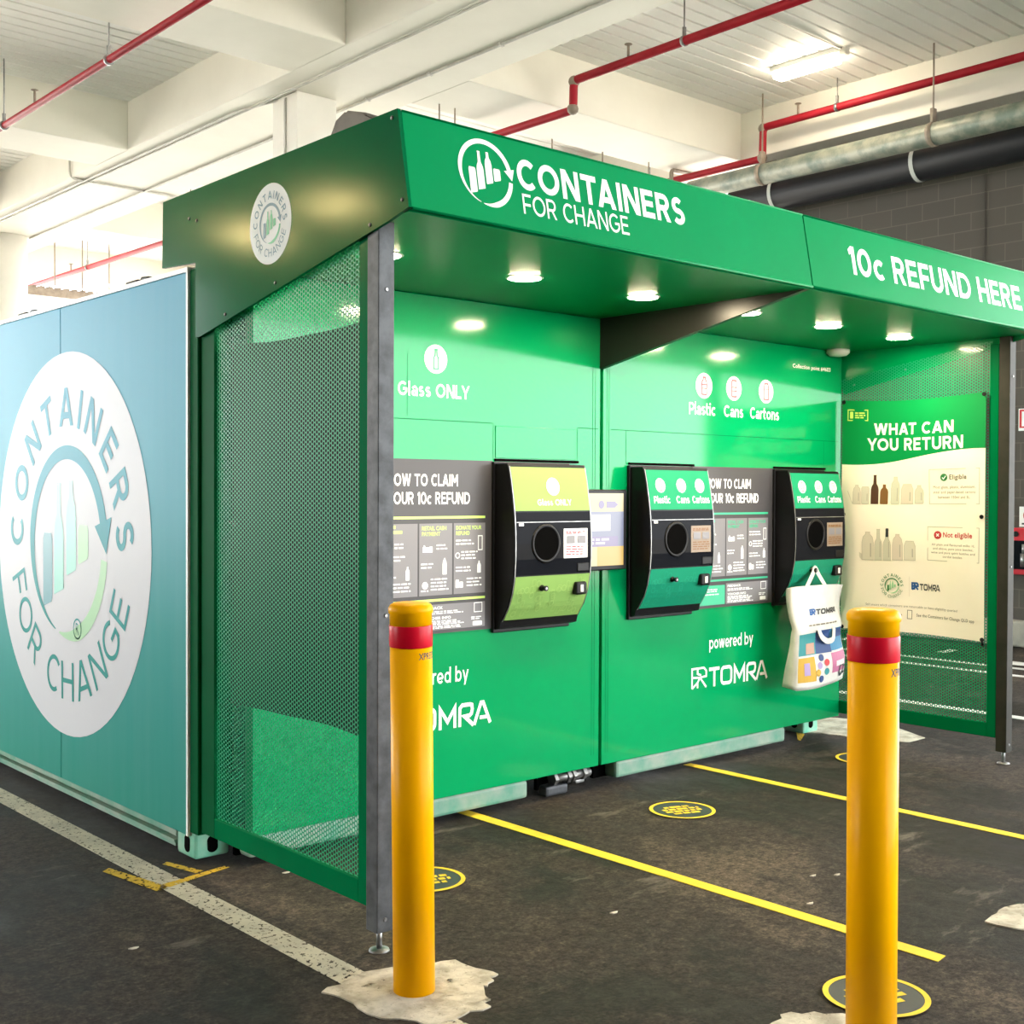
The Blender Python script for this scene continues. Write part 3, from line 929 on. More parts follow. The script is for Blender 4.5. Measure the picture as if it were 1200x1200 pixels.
# far container
k2 = thing('shipping_container', (3.5, 3.0, 0), 'far recycling container with two teal machines on its green front', 'container')
bm = NB(); box(bm, XS + 0.05, XE + 0.03, 0.02, 6.05, 0.14, 2.57); obj('body', bm, MINT, k2)
bm = NB(); box(bm, XS + 0.04, XE + 0.04, -0.02, 6.05, 2.57, 2.605, 0.006); obj('roof', bm, RAIL, k2)
casting(k2, XE - 0.14, XE + 0.03, -0.01, 0.165, 0.0, 0.14)
fwR = front_wall(k2, XS, XE + 0.005, [(2.40, 4.6, 1.985, 1.989), (2.383, 2.386, 0.2, 2.33), (2.365, 2.368, 0.2, 2.33), (2.52, 2.523, 1.8, 1.985), (4.43, 4.433, 1.8, 1.985)])
bm = NB(); box(bm, 2.54, 3.10, WY - 0.012, WY + 0.01, 1.795, 1.808); box(bm, 3.88, 4.44, WY - 0.012, WY + 0.01, 1.795, 1.808); obj('hatch_gap', bm, HOLE, fwR)
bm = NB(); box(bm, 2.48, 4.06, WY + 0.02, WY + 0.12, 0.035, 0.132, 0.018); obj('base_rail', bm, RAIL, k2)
bm = NB(); box(bm, 2.40, 4.20, WY + 0.125, WY + 0.15, 0.03, 0.135); obj('painted_shade_board', bm, HOLE, k2)  # shade below the far front, put in as a near-black board

# locking gear hanging at the joint
lk = thing('twist_lock', (2.14, -0.12, 0.0), 'grey steel twist lock and hose fitting under the joint of the green walls', 'lock')
bm = NB(); tube(bm, [(2.02, -0.14, 0.095), (2.30, -0.14, 0.095)], 0.024, 12); obj('barrel', bm, STEEL, lk)
for xx in (2.03, 2.13, 2.17, 2.25):
    bm = NB(); lathe(bm, (xx, -0.14, 0.095), [(0.036, -0.012), (0.036, 0.012)], 'x', 6, False); obj('hex_nut', bm, STEEL, lk)
bm = NB(); box(bm, 1.985, 2.15, -0.135, -0.06, 0.0, 0.055, 0.015); obj('foot_block', bm, POST_M, lk)
bm = NB(); box(bm, 2.19, 2.26, -0.15, -0.10, 0.045, 0.065, 0.006); obj('lever', bm, STEEL, lk)

# wall lettering
def icon_disc(parent, cx, cz, R, kind, pl=wall_pl):
    bm = NB(); put(bm, pl, *disc2(cx, cz, R, 36)); d = obj('icon_disc', bm, WHITE_V, parent)
    bm = NB()
    v, f = bottle2(cx, cz - R * 0.68, R * (0.62 if kind != 'tall' else 0.42), R * 1.34, kind)
    put(bm, pl, *stroke2(v, R * 0.13, True), k=2)
    for yy in (-0.25, 0.05):
        if kind in ('pet', 'can'):
            put(bm, pl, *rect2(cx - R * 0.26, cx + R * 0.26, cz + R * yy, cz + R * (yy + 0.09)), k=2.2)
    if kind == 'carton':
        put(bm, pl, *stroke2([(cx - R * 0.28, cz + R * 0.2), (cx + R * 0.28, cz + R * 0.2)], R * 0.06), k=2)
        put(bm, pl, *stroke2([(cx + R * 0.02, cz + R * 0.2), (cx + R * 0.02, cz - R * 0.3)], R * 0.06), k=2)
    obj('icon_outline', bm, LOGO_M if kind == 'tall' else PINKL, parent)
icon_disc(fwL, 1.172, 2.283, 0.070, 'tall')
gwrite('lettering', fwL, wall_pl, 'Glass ONLY', 0.945, 1.385, 2.098, 2.168, WHITE_V, 0.17)
icon_disc(fwR, 3.195, 2.277, 0.076, 'pet')
icon_disc(fwR, 3.478, 2.277, 0.074, 'can')
icon_disc(fwR, 3.800, 2.277, 0.074, 'carton')
gwrite('lettering', fwR, wall_pl, 'Plastic', 3.06, 3.30, 2.102, 2.178, WHITE_V, 0.17)
gwrite('lettering', fwR, wall_pl, 'Cans', 3.385, 3.57, 2.102, 2.172, WHITE_V, 0.17)
gwrite('lettering', fwR, wall_pl, 'Cartons', 3.64, 3.935, 2.102, 2.172, WHITE_V, 0.17)
write('lettering', fwR, wall_pl, 'Collection point #4603', 4.08, 4.50, 2.440, 2.474, WHITE_V, 0.012)
for fwp, dx in ((fwL, -2.30), (fwR, 0.0)):
    gwrite('lettering', fwp, wall_pl, 'powered by', 3.26 + dx, 3.685 + dx, 0.680, 0.778, WHITE_V, 0.15)
    maker_icon(fwp, wall_pl, 3.095 + dx, 3.24 + dx, 0.47, 0.60, WHITE_V)
    wordmark(fwp, wall_pl, 3.26 + dx, 3.83 + dx, 0.472, 0.588, WHITE_V)

# big badge on the blue side
side_pl = Plane((-0.0125, 0, 0), (0, -1, 0), (0, 0, 1), 0.0012)
badge(sp, side_pl, -1.385, 1.36, 0.995, SIDE, SIDE, (LOGO_B, LOGO_T, LOGO_G), LOGO_G, disc=DISC_W)
bm = NB(); put(bm, side_pl, *ring2(-1.245, 0.93, 0.045, 0.054), k=2); put(bm, side_pl, *fit_text('R', -1.265, -1.225, 0.90, 0.96, 0.0), k=2)
obj('registered_mark', bm, SIDE, sp)

# ------------------------------------------------------------------ canopy, one bay on each container
def canopy_bay(root, x0, x1, left_cheek):
    bm = NB()       # sloped fascia
    prism(bm, [(x0, -1.5016, 2.940), (x1, -1.5016, 2.940), (x1, -1.5626, 2.597), (x0, -1.5626, 2.597)], (0, 0.03, 0.006))
    fa = obj('fascia', bm, GREEN_S, root)
    bm = NB(); tube(bm, [(x0, -1.563, 2.598), (x1, -1.563, 2.598)], 0.006, 8); tube(bm, [(x0, -1.502, 2.941), (x1, -1.502, 2.941)], 0.004, 8)
    obj('edge_trim', bm, GREEN_S, fa)
    bm = NB(); box(bm, x0, x1, -1.545, -0.02, 2.590, 2.602)
    so = obj('soffit', bm, GREEN_S, root)
    bm = NB(); prism(bm, [(x0, -1.49, 2.935), (x0, 0.27, 2.930), (x0, 0.27, 2.900), (x0, -1.49, 2.905)], (x1 - x0, 0, 0))
    obj('top_sheet', bm, GREEN_D, root)
    return fa, so

def downlight(parent, x, y):
    bm = NB(); lathe(bm, (x, y, 2.590), [(0.085, 0.0), (0.084, -0.002), (0.072, -0.003)], seg=32); d = obj('downlight_trim', bm, WPLAS, parent)
    bm = NB(); lathe(bm, (x, y, 2.5868), [(0.071, 0.0), (0.070, -0.002), (0.02, -0.004)], seg=32); obj('lit_lens', bm, DOWN, d)

c1 = thing('canopy', (1.16, -0.7, 2.6), 'near half of the green canopy, with the round white emblem on its front', 'canopy')
faL, soL = canopy_bay(c1, 0.004, XS - 0.004, True)
for x in (0.385, 1.155, 1.93):
    downlight(c1, x, -0.86)
bm = NB()
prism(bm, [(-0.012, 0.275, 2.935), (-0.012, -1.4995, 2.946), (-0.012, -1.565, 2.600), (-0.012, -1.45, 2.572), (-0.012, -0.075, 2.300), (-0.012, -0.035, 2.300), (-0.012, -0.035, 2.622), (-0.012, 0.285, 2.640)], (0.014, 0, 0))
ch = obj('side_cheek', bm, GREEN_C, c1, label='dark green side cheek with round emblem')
bm = NB()
for y, z in ((-1.47, 2.92), (-1.53, 2.63), (-1.34, 2.575), (-0.70, 2.452), (-0.30, 2.372), (0.02, 2.82), (-0.05, 2.80)):
    lathe(bm, (-0.012, y, z), [(0.007, 0), (0.007, -0.003), (0.003, -0.006)], 'x', 10)
obj('rivets', bm, STEEL, ch)
cheek_pl = Plane((-0.012, 0, 0), (0, -1, 0), (0, 0, 1), 0.001)
DISC_G = mat('pale_grey_decal', (0.62, 0.66, 0.64), 0.45)
badge(ch, cheek_pl, 0.66, 2.688, 0.158, SLATE, SLATE, (SLATE, LOGO_M, LOGO_M), LOGO_M, disc=DISC_G)
# fascia artwork
fn = Vector((0, -1.5626 + 1.5016, 2.597 - 2.940)).normalized()
fas_pl = Plane((0, -1.5016, 2.940), UX, -fn, 0.0015)
def fz(z): return (z - 2.940) * 1.0157
fL = fas_pl
logo(faL, fL, 0.358, fz(2.784), 0.128, WHITE_V, (WHITE_V,) * 3, WHITE_V)
gwrite('lettering', faL, fL, 'CONTAINERS', 0.512, 1.452, fz(2.755), fz(2.872), WHITE_V, 0.2)
gwrite('lettering', faL, fL, 'FOR CHANGE', 0.525, 1.092, fz(2.662), fz(2.738), WHITE_V, 0.13)
# divider fin between the bays
bm = NB(); prism(bm, [(XS - 0.016, WY + 0.0, 2.592), (XS - 0.016, -1.545, 2.592), (XS - 0.016, WY, 2.315)], (0.030, 0, 0))
obj('divider_fin', bm, DARK, c1, label='black tapered fin between the two bays')

c2 = thing('canopy', (3.5, -0.7, 2.6), 'far half of the green canopy, reading 10c Refund Here', 'canopy')
faR, soR = canopy_bay(c2, XS + 0.004, XE + 0.06, False)
for x in (2.72, 3.47, 4.22):
    downlight(c2, x, -0.875)
gwrite('lettering', faR, fL, '10c REFUND HERE', 2.665, 4.425, fz(2.700), fz(2.842), WHITE_V, 0.19)
bm = NB()
prism(bm, [(XE + 0.02, 0.0, 2.935), (XE + 0.02, -1.4995, 2.946), (XE + 0.02, -1.565, 2.600), (XE + 0.02, -1.45, 2.572), (XE + 0.02, WY, 2.305)], (0.014, 0, 0))
ch2 = obj('side_cheek', bm, GREEN, c2)
bm = NB()
for y, z in ((-1.20, 2.545), (-0.66, 2.445), (-0.28, 2.365)):
    lathe(bm, (XE + 0.02, y, z), [(0.008, 0), (0.008, -0.003), (0.003, -0.006)], 'x', 10)
obj('rivets', bm, STEEL, ch2)
bm = NB(); lathe(bm, (4.50, -0.26, 2.590), [(0.075, 0), (0.075, -0.022), (0.055, -0.040), (0.02, -0.046)], seg=28)
tag(obj('smoke_detector', bm, WPLAS), 'white round smoke detector under the canopy in the far corner', 'smoke detector')

# things on the canopy roof
bm = NB(); prism(bm, [(0.13, -1.22, 2.94), (0.13, -1.20, 3.005), (0.13, -1.10, 3.055), (0.13, -0.96, 3.095), (0.13, -0.90, 3.075), (0.13, -0.80, 2.94)], (0.30, 0.03, 0.0))
bmesh.ops.bevel(bm, geom=bm.edges[:], offset=0.012, segments=2, affect='EDGES')
tag(obj('roof_vent', bm, HOOD), 'dark brown hood standing on the canopy roof', 'vent')

bm = NB(); tube(bm, bent([(0.34, -1.2, 2.93), (0.34, -1.2, 3.035), (0.42, -1.2, 3.035)], 0.03), 0.016, 10)
tag(obj('cable_stub', bm, HOOD), 'short brown cable elbow on the canopy roof above the white emblem', 'pipe')

# ------------------------------------------------------------------ perforated wing screens with posts
def wing(x, post_x0, post_x1, label, pm):
    o = thing('wing_screen', (x, -0.75, 0), label, 'screen')
    y0, y1, z0, z1 = -1.305, -0.055, 0.155, 2.55
    bm = NB()
    box(bm, x - 0.012, x + 0.012, y0, y0 + 0.058, z0, z1, 0.003)
    box(bm, x - 0.012, x + 0.012, y0 + 0.058, y1 - 0.115, z0, z0 + 0.085, 0.003)
    obj('frame', bm, GREEN_D, o)
    bm = NB(); box(bm, x - 0.012, x + 0.012, y1 - 0.115, y1, z0, 2.45, 0.003); obj('hinge_stile', bm, GREEN_F, o)
    bm = NB()
    v = [bm.verts.new((x, y, z)) for y, z in ((y0 + 0.05, z0 + 0.08), (y1 - 0.11, z0 + 0.08), (y1 - 0.11, 2.40), (y0 + 0.05, 2.575))]
    bm.faces.new(v)
    obj('perforated_sheet', bm, PERF, o)
    bm = NB(); box(bm, post_x0, post_x1, -1.375, -1.306, 0.075, 2.59, 0.003); po = obj('post', bm, pm, o)
    cx = (post_x0 + post_x1) / 2
    bm = NB(); tube(bm, [(cx, -1.34, 0.006), (cx, -1.34, 0.085)], 0.011, 10); lathe(bm, (cx, -1.34, 0), [(0.038, 0.0), (0.036, 0.006), (0.014, 0.010)], seg=20); obj('levelling_foot', bm, STEEL, po)
    bm = NB()
    for zz in (0.12, 1.2, 2.35):
        lathe(bm, (cx, -1.375, zz), [(0.008, 0), (0.006, -0.004)], 'y', 10)
    obj('post_screws', bm, STEEL, po)
    return o
wing(0.018, 0.0, 0.068, 'near perforated green wing screen on a grey post beside the blue container', POST_M)
DPOST = worn('dark_painted_post', (0.022, 0.024, 0.018), (0.036, 0.032, 0.026), 8, 0.55, spec=0.2)
wing(4.642, 4.628, 4.70, 'far perforated green wing screen behind the What Can You Return banner', DPOST)

# ------------------------------------------------------------------ banners tied to the screens
def banner(x, side, label, full):
    """side +1: printed face looks to -X; the reader's left is +Y"""
    o = thing('banner', (x, -0.72, 0.74), label, 'banner')
    ya, yb = (-0.225, -1.235) if side > 0 else (-1.235, -0.225)
    W = 1.01
    zb, zt = 0.735, 2.262
    nrm = -1 if side > 0 else 1
    def surf(u, z, k=0.0):
        y = ya + (yb - ya) * u / W
        w_ = 0.010 * math.sin(u * 5.1 + z * 1.3) + 0.006 * math.sin(u * 13 - z * 3.2) + 0.004 * math.sin(z * 9 + u * 4)
        edge = min(u, W - u) / W
        w_ *= min(1, edge * 6 + 0.15)
        sag = 0.022 * math.sin(PI * u / W) * (1 if z > 1.5 else -0.6) * abs(z - 1.5) / 0.76
        return Vector((x + nrm * (0.012 + w_ + k), y, z - sag))
    def edge_z(u):
        k = u / W
        return 1.835 + 0.085 * (k * k * (3 - 2 * k)) - 0.008 * math.sin(PI * k * 2)
    def sheet(lo, hi, k, nu=26, nv=18):
        bm = NB()
        g = [[bm.verts.new(surf(W * i / nu, lo(W * i / nu) + (hi(W * i / nu) - lo(W * i / nu)) * j / nv, k)) for j in range(nv + 1)] for i in range(nu + 1)]
        for i in range(nu):
            for j in range(nv):
                f = bm.faces.new((g[i][j], g[i + 1][j], g[i + 1][j + 1], g[i][j + 1])); f.smooth = True
        return bm
    if not full:
        obj('sheet', sheet(lambda u: zb, lambda u: zt, 0), BANNER_BACK, o)
    else:
        sh = obj('sheet', sheet(lambda u: zb, edge_z, 0), CREAM, o)
        hd = obj('header', sheet(edge_z, lambda u: zt, 0, 26, 8), BANNER_G, o)
        class BP:
            def p(s, xx, yy, k=1.0):
                return surf(xx, yy, 0.0012 * k)
        P = BP()
        U = lambda y: -0.225 - y      # world y -> distance across the banner
        gwrite('lettering', hd, P, 'WHAT CAN', U(-0.465), U(-1.025), 2.035, 2.112, WHITE_V, 0.2)
        gwrite('lettering', hd, P, 'YOU RETURN', U(-0.415), U(-1.09), 1.930, 2.012, WHITE_V, 0.2)
        bm = NB(); put(bm, P, *stroke2([(U(-0.27), 2.13), (U(-0.42), 2.13), (U(-0.42), 2.20), (U(-0.27), 2.20)], 0.006, True))
        bars(bm, P, U(-0.325), U(-0.405), (2.145, 2.160, 2.175), 0.009, rag=0.1); put(bm, P, *bottle2(U(-0.298), 2.143, 0.025, 0.045, 'can'))
        obj('scheme_mark', bm, LIME_T, hd)
        def pic(kind, y, z, w_, h, m_):
            bm = NB(); put(bm, P, *bottle2(U(y), z, w_, h, kind)); obj('printed_container', bm, m_, sh)
            if m_ in (PALE1, PALE2, PALE3):
                bm = NB(); put(bm, P, *stroke2(bottle2(U(y), z, w_, h, kind)[0], 0.0025, True), k=1.6); put(bm, P, *rect2(U(y) + w_ * 0.2, U(y) + w_ * 0.3, z + 0.02, z + h * 0.6), k=1.6)
                obj('print_outline', bm, PRINT_L, sh)
        pic('jug', -0.345, 1.572, 0.055, 0.125, PALE1); pic('can', -0.405, 1.572, 0.052, 0.115, PALE3); pic('tall', -0.470, 1.572, 0.054, 0.195, BROWN_G)
        pic('stubby', -0.537, 1.572, 0.058, 0.132, BROWN_G2); pic('pet', -0.618, 1.574, 0.062, 0.18, PALE3); pic('carton', -0.705, 1.576, 0.085, 0.13, PALE2); pic('pet', -0.790, 1.580, 0.060, 0.118, PALE3)
        pic('jug', -0.425, 1.200, 0.085, 0.185, PALE1); pic('tall', -0.503, 1.200, 0.056, 0.205, PALE3); pic('tall', -0.568, 1.200, 0.056, 0.205, PALE3); pic('jug', -0.645, 1.205, 0.072, 0.17, PALE2); pic('carton', -0.730, 1.208, 0.075, 0.125, PALE1)
        bm = NB(); put(bm, P, *rect2(U(-0.568) - 0.010, U(-0.568) + 0.010, 1.355, 1.412), k=2); obj('bottle_capsule', bm, INK, sh)
        bm = NB(); put(bm, P, [(U(-0.27), 1.66), (U(-0.40), 1.572), (U(-0.31), 1.572)], [(0, 1, 2)], k=0.5); put(bm, P, [(U(-0.24), 1.31), (U(-0.46), 1.200), (U(-0.38), 1.200)], [(0, 1, 2)], k=0.5)
        obj('printed_backdrop', bm, PALE1, sh)
        # boxes with the two verdicts
        bm = NB()
        for a, b in (((-0.86, -1.20), (1.578, 1.800)), ((-0.85, -1.20), (1.215, 1.430))):
            put(bm, P, *stroke2([(U(a[0]), b[0]), (U(a[1]), b[0]), (U(a[1]), b[1]), (U(a[0]), b[1])], 0.0035, True))
        obj('verdict_box', bm, PRINT_L, sh)
        bm = NB(); put(bm, P, *disc2(U(-0.958), 1.748, 0.024, 24)); obj('tick_disc', bm, GRN_P, sh)
        bm = NB(); put(bm, P, *stroke2([(U(-0.947), 1.748), (U(-0.956), 1.738), (U(-0.972), 1.758)], 0.006), k=2); obj('tick', bm, WHITE_V, sh)
        bm = NB(); put(bm, P, *disc2(U(-0.918), 1.378, 0.026, 24)); obj('cross_disc', bm, RED_P, sh)
        bm = NB()
        for s_ in (-1, 1):
            put(bm, P, *stroke2([(U(-0.918) - 0.009, 1.378 - 0.009 * s_), (U(-0.918) + 0.009, 1.378 + 0.009 * s_)], 0.006), k=2)
        obj('cross', bm, WHITE_V, sh)
        write('lettering', sh, P, 'Eligible', U(-0.995), U(-1.115), 1.725, 1.765, OUTL, 0.022)
        write('lettering', sh, P, 'Not eligible', U(-0.955), U(-1.155), 1.355, 1.398, RED_P, 0.022)
        write('small_print', sh, P, 'Most glass, plastic, aluminium,\nsteel and paper-based cartons\nbetween 150ml and 3L.', U(-0.885), U(-1.175), 1.612, 1.695, OUTL, 0.0, 'CENTER', line=1.25)
        write('small_print', sh, P, 'All plain and flavoured milks 1L\nand above, pure juice bottles,\nwine and pure spirit bottles and\ncordial bottles.', U(-0.875), U(-1.175), 1.235, 1.325, OUTL, 0.0, 'CENTER', line=1.25)
        badge(sh, P_plane(surf, U(-0.608), 1.035), 0, 0, 0.098, GRN_P, GRN_P, (GRN_P, LOGO_G, LOGO_G), LOGO_G)
        bm = NB(); put(bm, P, *rect2(U(-0.725), U(-0.727), 0.97, 1.10)); obj('rule', bm, PALE2, sh)
        maker_icon(sh, P, U(-0.742), U(-0.785), 1.015, 1.062, BLUE_T, w=0.26)
        wordmark(sh, P, U(-0.795), U(-0.935), 1.016, 1.058, INK, w=0.22)
        write('small_print', sh, P, 'Still unsure which containers are returnable or have eligibility queries?', U(-0.42), U(-1.06), 0.893, 0.913, OUTL, 0.0)
        write('small_print', sh, P, 'See the Containers for Change QLD app', U(-0.775), U(-1.17), 0.836, 0.862, OUTL, 0.012)
        write('small_print', sh, P, 'Visit the website', U(-0.45), U(-0.68), 0.836, 0.860, OUTL, 0.012)
        bm = NB(); put(bm, P, *stroke2([(U(-0.715), 0.825), (U(-0.745), 0.825), (U(-0.745), 0.88), (U(-0.715), 0.88)], 0.004, True)); obj('phone_icon', bm, OUTL, sh)
    for u, z in ((0.012, zt - 0.012), (W - 0.012, zt - 0.012), (0.012, zb + 0.012), (W - 0.012, zb + 0.012), (W - 0.02, 1.5), (0.02, 1.5)):
        bm = NB()
        q = surf(u, z, 0.002)
        lathe(bm, q, [(0.013, -0.003), (0.013, 0.003)], 'x', 14)
        tube(bm, [q, q + Vector((-nrm * 0.03, 0.006, 0.012))], 0.004, 6)
        if z < 1 and u > 0.5:
            tube(bm, [q + Vector((nrm * 0.006, 0, 0.01)), q + Vector((nrm * 0.012, -0.012, -0.035))], 0.007, 6)
        obj('tie', bm, BLACK, o)

class P_plane:
    def __init__(s, f, cx, cy):
        s.f, s.cx, s.cy = f, cx, cy
        a = f(cx, cy); b = f(cx + 0.02, cy)
        s.o = a; s.u = (b - a).normalized(); s.v = Vector((0, 0, 1)); s.lift = 0.0012
        s.n = s.u.cross(s.v).normalized()
        s.o = s.o + s.n * 0.003
    def p(s, x, y, k=1.0):
        return s.o + s.u * x + s.v * y + s.n * s.lift * k
banner(4.622, 1, 'What Can You Return banner tied inside the far wing screen', True)
banner(0.045, -1, 'dark backed banner tied behind the near perforated screen', False)

# ------------------------------------------------------------------ how-to-claim signs
def claim_sign(x0, x1, label, T, hid):
    """hid: how much of the sign's left side a machine covers"""
    o = thing('instruction_sign', ((x0 + x1) / 2, WY, 0.95), label, 'sign')
    bm = NB(); box(bm, x0, x1, WY - 0.006, WY - 0.0005, 0.948, 1.796); obj('board', bm, GREY_TXT, o)
    pl = Plane((x1, WY - 0.006, 0), UX, UZ, 0.001)     # x measured back from the right edge
    gwrite('lettering', o, pl, 'HOW TO CLAIM\nYOUR 10c REFUND', -0.655, -0.150, 1.578, 1.725, WHITE_V, 0.18, line=1.5)
    bm = NB(); put(bm, pl, *rect2(-0.70, -0.05, 1.508, 1.520)); put(bm, pl, *rect2(-0.70, -0.05, 1.105, 1.117)); obj('rule', bm, T, o)
    for a, b in ((-0.72, -0.475), (-0.465, -0.262), (-0.252, -0.05)):
        bm = NB(); put(bm, pl, *rect2(a, b, 1.135, 1.485)); bx_ = obj('step_box', bm, GREY_BOX, o)
    bm = NB()
    bars(bm, pl, -0.70, -0.545, (1.462, 1.438), 0.015, k=2, rag=0.3, word=0.09)
    put(bm, pl, *fit_text('RETAIL CASH\nPAYMENT', -0.450, -0.30, 1.425, 1.472, 0.02), k=2)
    put(bm, pl, *fit_text('DONATE YOUR\nREFUND', -0.238, -0.075, 1.425, 1.472, 0.02), k=2)
    obj('step_heading', bm, T, o)
    bm = NB()
    bars(bm, pl, -0.70, -0.55, (1.385, 1.368, 1.325, 1.308), 0.007, k=2, word=0.03)
    bars(bm, pl, -0.70, -0.60, (1.245, 1.228), 0.007, k=2, word=0.03); bars(bm, pl, -0.62, -0.49, (1.195, 1.178, 1.160), 0.007, k=2, word=0.03)
    bars(bm, pl, -0.36, -0.29, (1.375, 1.358), 0.007, k=2, word=0.03); bars(bm, pl, -0.455, -0.38, (1.285, 1.268), 0.007, k=2, word=0.03)
    bars(bm, pl, -0.395, -0.28, (1.210, 1.193, 1.176, 1.160), 0.007, k=2, word=0.03); bars(bm, pl, -0.455, -0.405, (1.155,), 0.007, k=2)
    bars(bm, pl, -0.24, -0.12, (1.395, 1.378), 0.007, k=2, word=0.03); bars(bm, pl, -0.205, -0.10, (1.338, 1.322, 1.306), 0.007, k=2, word=0.03)
    bars(bm, pl, -0.24, -0.12, (1.262, 1.245), 0.007, k=2, word=0.03); bars(bm, pl, -0.17, -0.07, (1.205, 1.188, 1.171), 0.007, k=2, word=0.03)
    # tiny pictograms
    for q in (bottle2(-0.435, 1.345, 0.02, 0.035, 'stubby'), bottle2(-0.415, 1.345, 0.02, 0.025, 'can'), bottle2(-0.395, 1.345, 0.02, 0.028, 'can'), bottle2(-0.31, 1.235, 0.025, 0.08, 'jug'),
              bottle2(-0.535, 1.215, 0.022, 0.065, 'stubby'), bottle2(-0.09, 1.235, 0.024, 0.06, 'stubby'), bottle2(-0.23, 1.165, 0.022, 0.04, 'can'), bottle2(-0.205, 1.165, 0.022, 0.03, 'can'), disc2(-0.43, 1.185, 0.018, 16)):
        put(bm, pl, *q, k=2)
    put(bm, pl, *ring2(-0.228, 1.325, 0.010, 0.015, 16), k=2); put(bm, pl, *stroke2([(-0.095, 1.35), (-0.070, 1.35), (-0.070, 1.42), (-0.095, 1.42)], 0.005, True), k=2)
    obj('step_print', bm, WHITE_V, o)
    bm = NB(); put(bm, pl, *rect2(-0.72, -0.475, 0.965, 1.082)); sb = obj('app_box', bm, T, o)
    bm = NB(); put(bm, pl, *rect2(-0.465, -0.05, 0.965, 1.090)); obj('feedback_box', bm, GREY_BOX, o)
    bm = NB()
    put(bm, pl, *fit_text('FEEDBACK', -0.45, -0.32, 1.066, 1.080, 0.02), k=2); put(bm, pl, *fit_text('VOUCHER INFO', -0.45, -0.27, 1.016, 1.030, 0.02), k=2)
    bars(bm, pl, -0.45, -0.17, (1.052, 1.043), 0.005, k=2); bars(bm, pl, -0.45, -0.17, (1.006, 0.998, 0.990, 0.980, 0.972), 0.0045, k=2); bars(bm, pl, -0.14, -0.07, (1.012, 1.003), 0.005, k=2)
    put(bm, pl, *stroke2([(-0.12, 1.04), (-0.07, 1.04), (-0.07, 1.085), (-0.12, 1.085)], 0.004, True), k=2)
    put(bm, pl, *bottle2(-0.10, 0.972, 0.06, 0.022, 'can'), k=2)
    bars(bm, pl, -0.70, -0.52, (1.055, 1.043, 1.025), 0.006, k=2)
    obj('small_print', bm, WHITE_V, o)
claim_sign(0.775, 1.535, 'grey how-to-claim sign beside the lime machine', LIME_T, 0)
claim_sign(3.085, 3.872, 'grey how-to-claim sign between the two teal machines', TEAL_T, 0)

